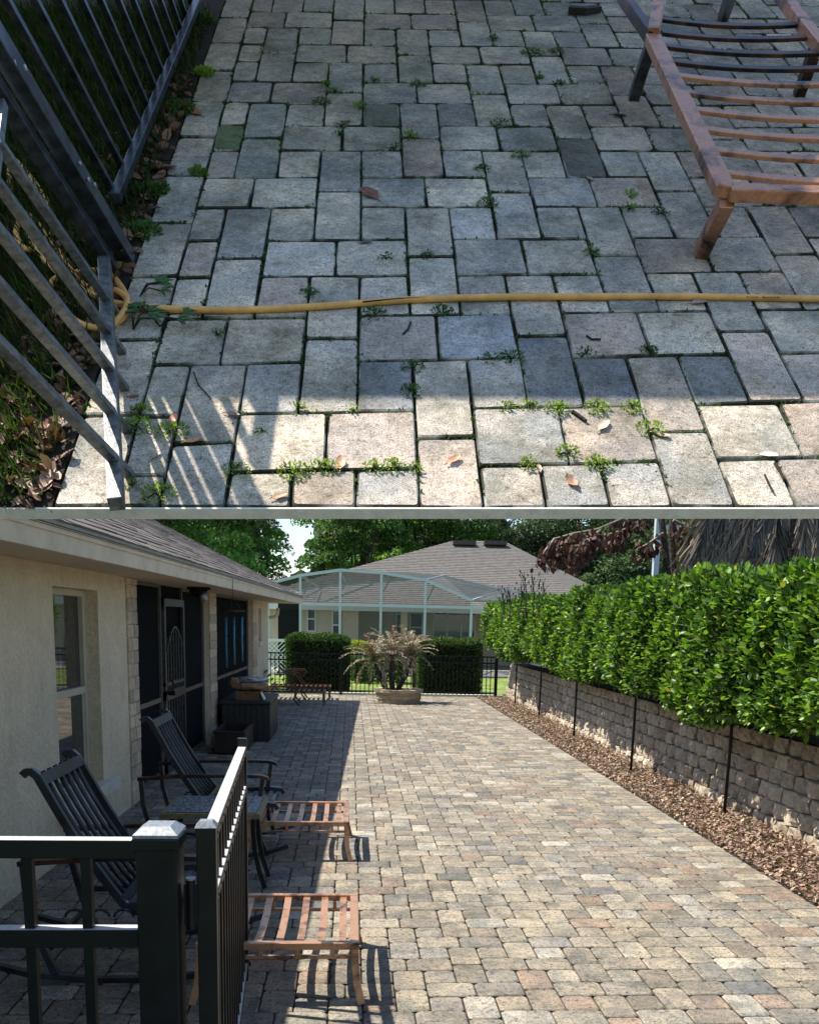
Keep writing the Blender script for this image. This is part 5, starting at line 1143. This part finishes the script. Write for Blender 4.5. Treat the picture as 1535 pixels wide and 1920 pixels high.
# fallen leaves and twigs
def fallen(u, v, L, ang, col, lab, curl=.3, name='fallen_leaf', lift=.004):
    L = L*(.75 if (v > 740 and u > 200) else .92)
    c = sl(u, v); d = e1*math.cos(ang)+e2*math.sin(ang); s_ = np.cross(nn, d); mb = MB(); n = 7; V = []
    for i in range(n):
        t = i/(n-1); w_ = L*.24*math.sin(math.pi*(t*.92+.04))**.8*(1+.12*math.sin(i*4)); z = lift*.3+L*curl*.6*(t-.5)**2*1.4
        p = c+d*L*(t-.5)+nn*z; V += [p-s_*w_+nn*w_*.55, p, p+s_*w_+nn*w_*.4]
    Fc = []
    for i in range(n-1): Fc += [(3*i, 3*i+1, 3*i+4, 3*i+3), (3*i+1, 3*i+2, 3*i+5, 3*i+4)]
    mb.add(V, Fc); mb.tube([c-d*L*.5+nn*lift, c-d*L*.68+nn*.004], .0012, 4)
    o = mb.build(name, simple('dry_leaf_'+str(int(u)), col, .55, .3, 60), None, smooth=True); tag(o, lab, 'leaf')
fallen(692, 366, .085, 2.1, (.20, .09, .06), 'large brown oak leaf lying in the middle of the shaded paving'); fallen(368, 214, .07, 2.2, (.34, .15, .08), 'slim orange-brown leaf at the paving edge by the fence', .6)
fallen(298, 318, .10, -.6, (.24, .12, .09), 'biggest curled brown leaf beside the fence rail', .9); fallen(300, 336, .07, 1.2, (.20, .10, .08), 'smaller curled brown leaf leaning on the biggest one', .8); fallen(315, 315, .05, -.2, (.17, .10, .09), 'dark tip of curled leaf at the edge of the big leaf', .4)
fallen(932, 122, .05, .4, (.36, .22, .16), 'tan curled leaf in the upper middle of the paving', .5); fallen(650, 229, .03, .3, (.20, .08, .06), 'small reddish leaf on the joint below the pale stone'); fallen(1105, 336, .03, 2, (.30, .20, .16), 'tiny pinkish leaf on the joint right of centre')
fallen(686, 456, .035, .2, (.13, .11, .11), 'small grey leaf on the wide stone above the hose', .1); fallen(638, 872, .055, 1.5, (.52, .30, .18), 'upright pointed tan leaf in the sunlit weed row', .7); fallen(325, 790, .05, 1.4, (.60, .28, .18), 'orange leaf caught in the tall sunlit weed', .5)
fallen(362, 829, .045, .3, (.50, .26, .14), 'small rust leaf on a sunlit joint at the left', .6); fallen(436, 779, .04, -.3, (.38, .22, .15), 'thin brown leaf at the shadow edge', .5); fallen(850, 864, .045, .7, (.60, .32, .18), 'slim orange leaf on the sunlit upright stone', .5)
fallen(1070, 906, .05, 1.9, (.42, .22, .14), 'curled brown leaf standing on a sunlit square stone', .9); fallen(1130, 800, .055, .9, (.72, .58, .42), 'pale straw leaf on a sunlit stone', .4); fallen(525, 932, .04, .4, (.45, .28, .18), 'tan leaf near the lower edge of the paving', .4)
fallen(1238, 818, .045, -.5, (.48, .34, .25), 'star-shaped dry leaf at the end of the sunlit weed', .8); fallen(1010, 880, .03, 1.6, (.50, .32, .2), 'small tan leaf on the joint between two square stones', .4); fallen(1310, 569, .05, .2, (.34, .27, .24), 'thin grey leaf tucked under the hose at the right', .2)
fallen(1440, 855, .05, -.1, (.75, .72, .66), 'pale thin leaf on the joint at the lower right', .2); fallen(293, 855, .035, 1.0, (.5, .38, .26), 'small tan leaf in the shadow of the tall weed', .3); fallen(252, 745, .03, .2, (.24, .10, .08), 'dark red leaf beside the gate rail', .4)
fallen(1160, 218, .05, -.2, (.012, .012, .012), 'black leaf on the stone left of the lounge frame leg', .3)
for k, (u, v) in enumerate([(80, 805), (95, 822), (68, 820), (100, 800), (84, 835), (70, 885), (88, 905), (60, 915), (80, 920), (98, 893)]):
    fallen(u, v, .065, k*1.3, (.42, .20, .12) if k < 5 else (.36, .22, .15), ['topmost', 'right-hand', 'left-hand', 'far right', 'lowest'][k % 5]+(' leaf of the upper sunlit leaf pile left of the gate' if k < 5 else ' leaf of the lower sunlit leaf pile left of the gate'), .55, lift=.008)
def twig(p, lab, r=.0022):
    mb = MB(); mb.tube([sl(u, v, .004) for u, v in p], r, 5); tag(mb.build('twig', M_soil), lab, 'twig')
twig([(1073, 771), (1086, 780), (1098, 789)], 'short dark twig on a sunlit stone', .004); twig([(1433, 890), (1440, 906), (1449, 922)], 'thin curved twig at the lower right', .002); twig([(755, 626), (765, 617), (770, 603)], 'small black twig on the stone below the hose'); twig([(1099, 629), (1109, 636), (1126, 636)], 'bent twig below the hose at the right', .0025)
twig([(363, 698), (372, 722), (396, 748)], 'forked dry stem at the left shadow edge', .0015); twig([(1452, 868), (1462, 884), (1470, 900)], 'reddish twig in the lower right joint', .003)

# ---------------- garden hose
hose = thing('garden_hose', sl(640, 570), 'long tan rubber hose lying straight across the shaded paving', 'hose')
hp = [(190, 560), (215, 568), (260, 574), (320, 579), (380, 581), (440, 581), (520, 579), (600, 574), (680, 568), (760, 562), (840, 559), (920, 557), (1000, 556), (1100, 556), (1200, 555.5), (1300, 556), (1400, 557.5), (1480, 559), (1600, 562)]
def smooth_path(P, k=4):
    P = [np.array(p, float) for p in P]; out = []
    for i in range(len(P)-1):
        a, b, c, d = P[max(i-1, 0)], P[i], P[i+1], P[min(i+2, len(P)-1)]
        for j in range(k):
            t = j/k; out.append(.5*((2*b)+(c-a)*t+(2*a-5*b+4*c-d)*t*t+(3*b-3*c+d-a)*t**3))
    return out+[P[-1]]
HR = .0075
MB().tube(smooth_path([sl(u, v, HR+.0005) for u, v in hp]), HR, 12).build('tube', M_hose, hose, smooth=True)
coil = [(215, 568), (170, 550), (120, 520), (70, 470), (35, 400), (18, 340), (25, 300), (55, 330), (90, 380), (100, 430), (60, 470), (30, 440), (50, 400), (110, 470), (160, 535), (220, 545), (240, 570), (225, 600), (185, 615), (140, 600), (105, 560), (95, 535), (110, 520), (150, 510), (200, 510), (232, 545), (237, 575), (210, 610)]
MB().tube(smooth_path([sl(u, v, HR+.001+.0045*(i % 4)) for i, (u, v) in enumerate(coil)]), HR*.95, 10).build('coil', M_hose, hose, smooth=True)
def txt(s, u, v, size, u2, mat, h):
    c = bpy.data.curves.new('lettering', 'FONT'); c.body = s; c.size = size; c.extrude = .0002; c.align_x = 'LEFT'; c.align_y = 'CENTER'
    o = bpy.data.objects.new('lettering', c); COL.objects.link(o); a, b = sl(u, v, h), sl(u2[0], u2[1], h); x = (b-a)/np.linalg.norm(b-a); y = np.cross(nn, x)
    bpy.context.view_layer.update(); dg = bpy.context.evaluated_depsgraph_get(); me = bpy.data.meshes.new_from_object(o.evaluated_get(dg)); bpy.data.objects.remove(o)
    me.materials.clear(); me.materials.append(mat); wd = max(vv.co.x for vv in me.vertices); k = np.linalg.norm(b-a)/wd
    for vv in me.vertices: vv.co.x *= k
    q = bpy.data.objects.new('lettering', me); COL.objects.link(q); q.parent = hose; q.matrix_local = Matrix.Translation(Vector(a-np.array(hose.location))) @ Matrix([[x[i], y[i], nn[i], 0] for i in range(3)]+[[0, 0, 0, 1]]); return q
ht = 2*HR+.0012
txt('STANLEY', 219, 570.5, .0075, (247, 573), M_ink, ht); txt('STANLEY', 1399, 556.5, .0075, (1423, 557), M_ink, ht)
def label_box(u0, v0, u1, v1):
    a, b = sl(u0, v0, ht-.0002), sl(u1, v1, ht-.0002); x = (b-a)/np.linalg.norm(b-a); y = np.cross(nn, x)
    MB().add([a-y*.003, b-y*.003, b+y*.003, a+y*.003], [(0, 1, 2, 3)]).build('printed_label', M_ink, hose)
label_box(254, 573.2, 290, 575.6); label_box(1429, 557, 1461, 557.4)
txt('FATMAX', 258, 573.5, .0055, (286, 575.4), M_hose, ht+.0003); txt('FATMAX', 1433, 557.1, .0055, (1457, 557.4), M_hose, ht+.0003)

st_ = MB().tube([p+nn*HR*.70-np.array(e2)*0+(sl(800, 570)-sl(800, 566))/np.linalg.norm(sl(800, 570)-sl(800, 566))*HR*.74*k for p, k in zip(smooth_path([sl(u, v, HR+.0005) for u, v in hp[8:13]]), np.linspace(1, -.6, 17))], .0018, 5); st_.build('dark_seam', M_ink, hose)
# ---------------- terrace fence and gate
def tpost(mb, p, w1, w2, L, sdir, down=.0):
    """square bar standing on p along UP"""
    p = np.asarray(p); s = sdir-UP*np.dot(sdir, UP); s = s/np.linalg.norm(s); t = np.cross(UP, s); a = p-UP*down; b = p+UP*L
    return mb.hexa([a-s*w1/2-t*w2/2, a+s*w1/2-t*w2/2, a+s*w1/2+t*w2/2, a-s*w1/2+t*w2/2, b-s*w1/2-t*w2/2, b+s*w1/2-t*w2/2, b+s*w1/2+t*w2/2, b-s*w1/2+t*w2/2])
hb = .050; fd = sl(216, 371, hb)-sl(363, 19.5, hb); fd /= np.linalg.norm(fd)
tf_ = thing('terrace_fence', sl(290, 195), 'fixed black picket fence panel along the upper left of the terrace paving', 'fence')
MB().beam(sl(216, 371, hb), sl(375, -9, hb), .024, .024, nn).build('bottom_rail', M_blueblack, tf_, bevel=.002)
pk = [(211.7, 357), (234.5, 312.7), (246, 272), (262, 233), (276, 197), (291, 164.5), (303.6, 134), (317.6, 106), (329, 78), (339.4, 54.7), (348.5, 29), (358, 5)]
pk[1] = (229.6, 312.7)
for u, v in pk:
    tpost(MB(), sl(u, v, hb), .0155, .0155, .62, fd, down=hb*.9/UN*.8).build('picket', M_blueblack, tf_, bevel=.001)
q0 = sl(216, 371, hb)+UP*.60; q1 = sl(375, -9, hb)+UP*.60; MB().beam(q0, q1, .026, .024, UP).build('top_rail', M_blueblack, tf_)
tp = thing('terrace_post', sl(241, 488), 'flat dark fence post between the terrace fence and the gate', 'post')
tpost(MB(), sl(241, 486), .038, .032, .66, fd, .0).build('post', M_blueblack, tp, bevel=.002)
tg = thing('terrace_gate', sl(208, 560), 'open terrace gate with sunlit grey pickets at the lower left', 'gate')
gdv = sl(218, 980, .06)-sl(200, 505, .06); gdv /= np.linalg.norm(gdv)
gh = .055
MB().beam(sl(196, 490, gh), sl(218, 946, gh), .026, .026, nn).build('bottom_rail', M_grey, tg, bevel=.002)
tpost(MB(), sl(207, 497, .02), .034, .028, .56, gdv, 0).build('hinge_stile', M_blueblack, tg, bevel=.002)
for u, v in [(199, 560), (201, 622), (205, 692), (208, 772), (213, 860)]:
    tpost(MB(), sl(u, v, gh+.012), .0165, .0165, .445, gdv, down=.085).build('picket', M_grey, tg, bevel=.0012)
MB().beam(sl(196, 490, gh)+UP*.445, sl(218, 946, gh)+UP*.445, .014, .014, UP).build('top_rail', M_grey, tg)
# hinge with screws
hn = MB(); a = sl(226, 470)+UP*.13; hn.tube([a+nn*.012, a+UP*.09+nn*.012], .010, 10); hn.build('hinge', M_black, tg, smooth=True)
for (u, v) in ((137, 314), (150, 306), (166, 336), (178, 346), (228, 466), (27, 116), (47, 126)):
    p = sl(u, v, .0); lift = np.dot(sl(236, 486)-p, nn)
    # screws sit on the stile faces: find the point along the sight line at the stile's distance
    q = ray(u, v); base_ = sl(232, 486) if v < 400 else sl(241, 486); w_ = C-base_
    aa, bb_, cc_, dd_, ee = np.dot(q, q), np.dot(q, UP), np.dot(UP, UP), np.dot(q, w_), np.dot(UP, w_); tq = (bb_*ee-cc_*dd_)/(aa*cc_-bb_*bb_)
    p = C+q*(tq-.024); MB().tube([p-nn*.004, p+nn*.004], [.0035, .0028], 8).build('screw', M_silver, tp, smooth=True)

# ---------------- lounge frame at the upper right
lg = thing('lounge_frame', sl(1330, 300), 'cushionless copper-brown lounge chair frame with curved slats, upper right', 'lounge chair')
TH = .2145
def tpx(u, v, dh=0.0):       # a point of the seat plane, standing TH above the paving along UP
    return sl(u, v, TH*UN+dh)
c0_ = tpx(1358, 360); a0 = tpx(1222, 72); far0 = tpx(1765, 374)
MB().beam(a0, c0_, .044, .028, nn).build('side_rail', M_copperU, lg, bevel=.003)
MB().beam(c0_+(far0-c0_)*.02, far0, .040, .028, nn).build('front_rail', M_copperU, lg, bevel=.003)
MB().beam(tpx(1487, 22), far0, .034, .034, nn).build('side_rail', M_copperU, lg, bevel=.003)
MB().beam(tpx(1487, 22), tpx(1450, -30), .034, .034, nn).build('side_rail', M_copperU, lg)
MB().beam(tpx(1165, -10), a0, .026, .034, nn).build('back_rail', M_bronze, lg)
sd = (far0-c0_)/np.linalg.norm(far0-c0_); ss = (a0-c0_)/np.linalg.norm(a0-c0_)
fg = sl(1312, 478); MB().sweep([c0_-nn*.017+sd*.012, c0_*.45+fg*.55+sd*.006, fg], .034, .034, ss).build('leg', M_copperU, lg, bevel=.002)
rg = sl(1187, 186); MB().sweep([a0-nn*.017, a0*.5+rg*.5, rg], .034, .030, ss).build('leg', M_blueblack, lg, bevel=.002)
rg2 = sl(1497, 178); tt = tpx(1535, 72); MB().sweep([tt, (tt+rg2)/2, rg2], .034, .030, ss).build('leg', M_bronze, lg)
MB().sweep([tpx(1375, -25), sl(1355, 34)], .034, .030, ss).build('leg', M_blueblack, lg)
MB().sweep([a0+nn*.01, tpx(1232, 19)+UP*.02, tpx(1236, -20)+UP*.06], .034, .034, ss).build('arm_post', M_copperU, lg)
ys_ = [(36, 44), (61, 68), (86, 97), (115, 125), (142, 154), (173, 187), (205, 220), (242, 256), (281, 296), (323, 340)]
def onr(y0): return 1229+(y0-75)*.47 if y0 > 75 else 1232
for k, (yl, yr) in enumerate(ys_):
    A_ = tpx(onr(yl)+8, yl, -.004); yr2 = yl+(yr-yl)*1.15; t_ = (yr2-22)/(374-22); B2 = tpx(1487+(1765-1487)*t_, yr2, -.004)
    pts = [A_+(B2-A_)*t-nn*.010*4*t*(1-t) for t in np.linspace(.0, 1, 11)]
    MB().sweep(pts, .030, .010, nn).build('slat', M_copperU if k > 3 else M_bronze, lg, bevel=.0015)
# black cloth on the ground at the back
tag(MB().sweep([sl(1066, 17, .012), sl(1095, 19, .014), sl(1122, 16, .01)], .03, .02, nn).build('black_strap', M_ink), 'black strap end on the paving at the top edge, left of the lounge frame', 'strap')

# ---------------- added out-of-view slab, cut along the sun direction to shade the terrace
S = np.array(SUN)
def over(u, v, t): return sl(u, v)+S*t
E = [over(-95, 748, 2.1), over(1640, 748, 2.1), over(1640, -14, 2.1), over(-95, -14, 2.1)]
mb = MB(); mb.add(E+[p+S*.10 for p in E], [(0, 1, 2, 3), (7, 6, 5, 4), (0, 4, 5, 1), (1, 5, 6, 2), (2, 6, 7, 3), (3, 7, 4, 0)])
ea_ = mb.build('shade_caster', M_white); tag(ea_, 'unseen pale slab added to shade the terrace, in place of a house roof', 'roof')
# the terrace and the added shade slab stand without posts
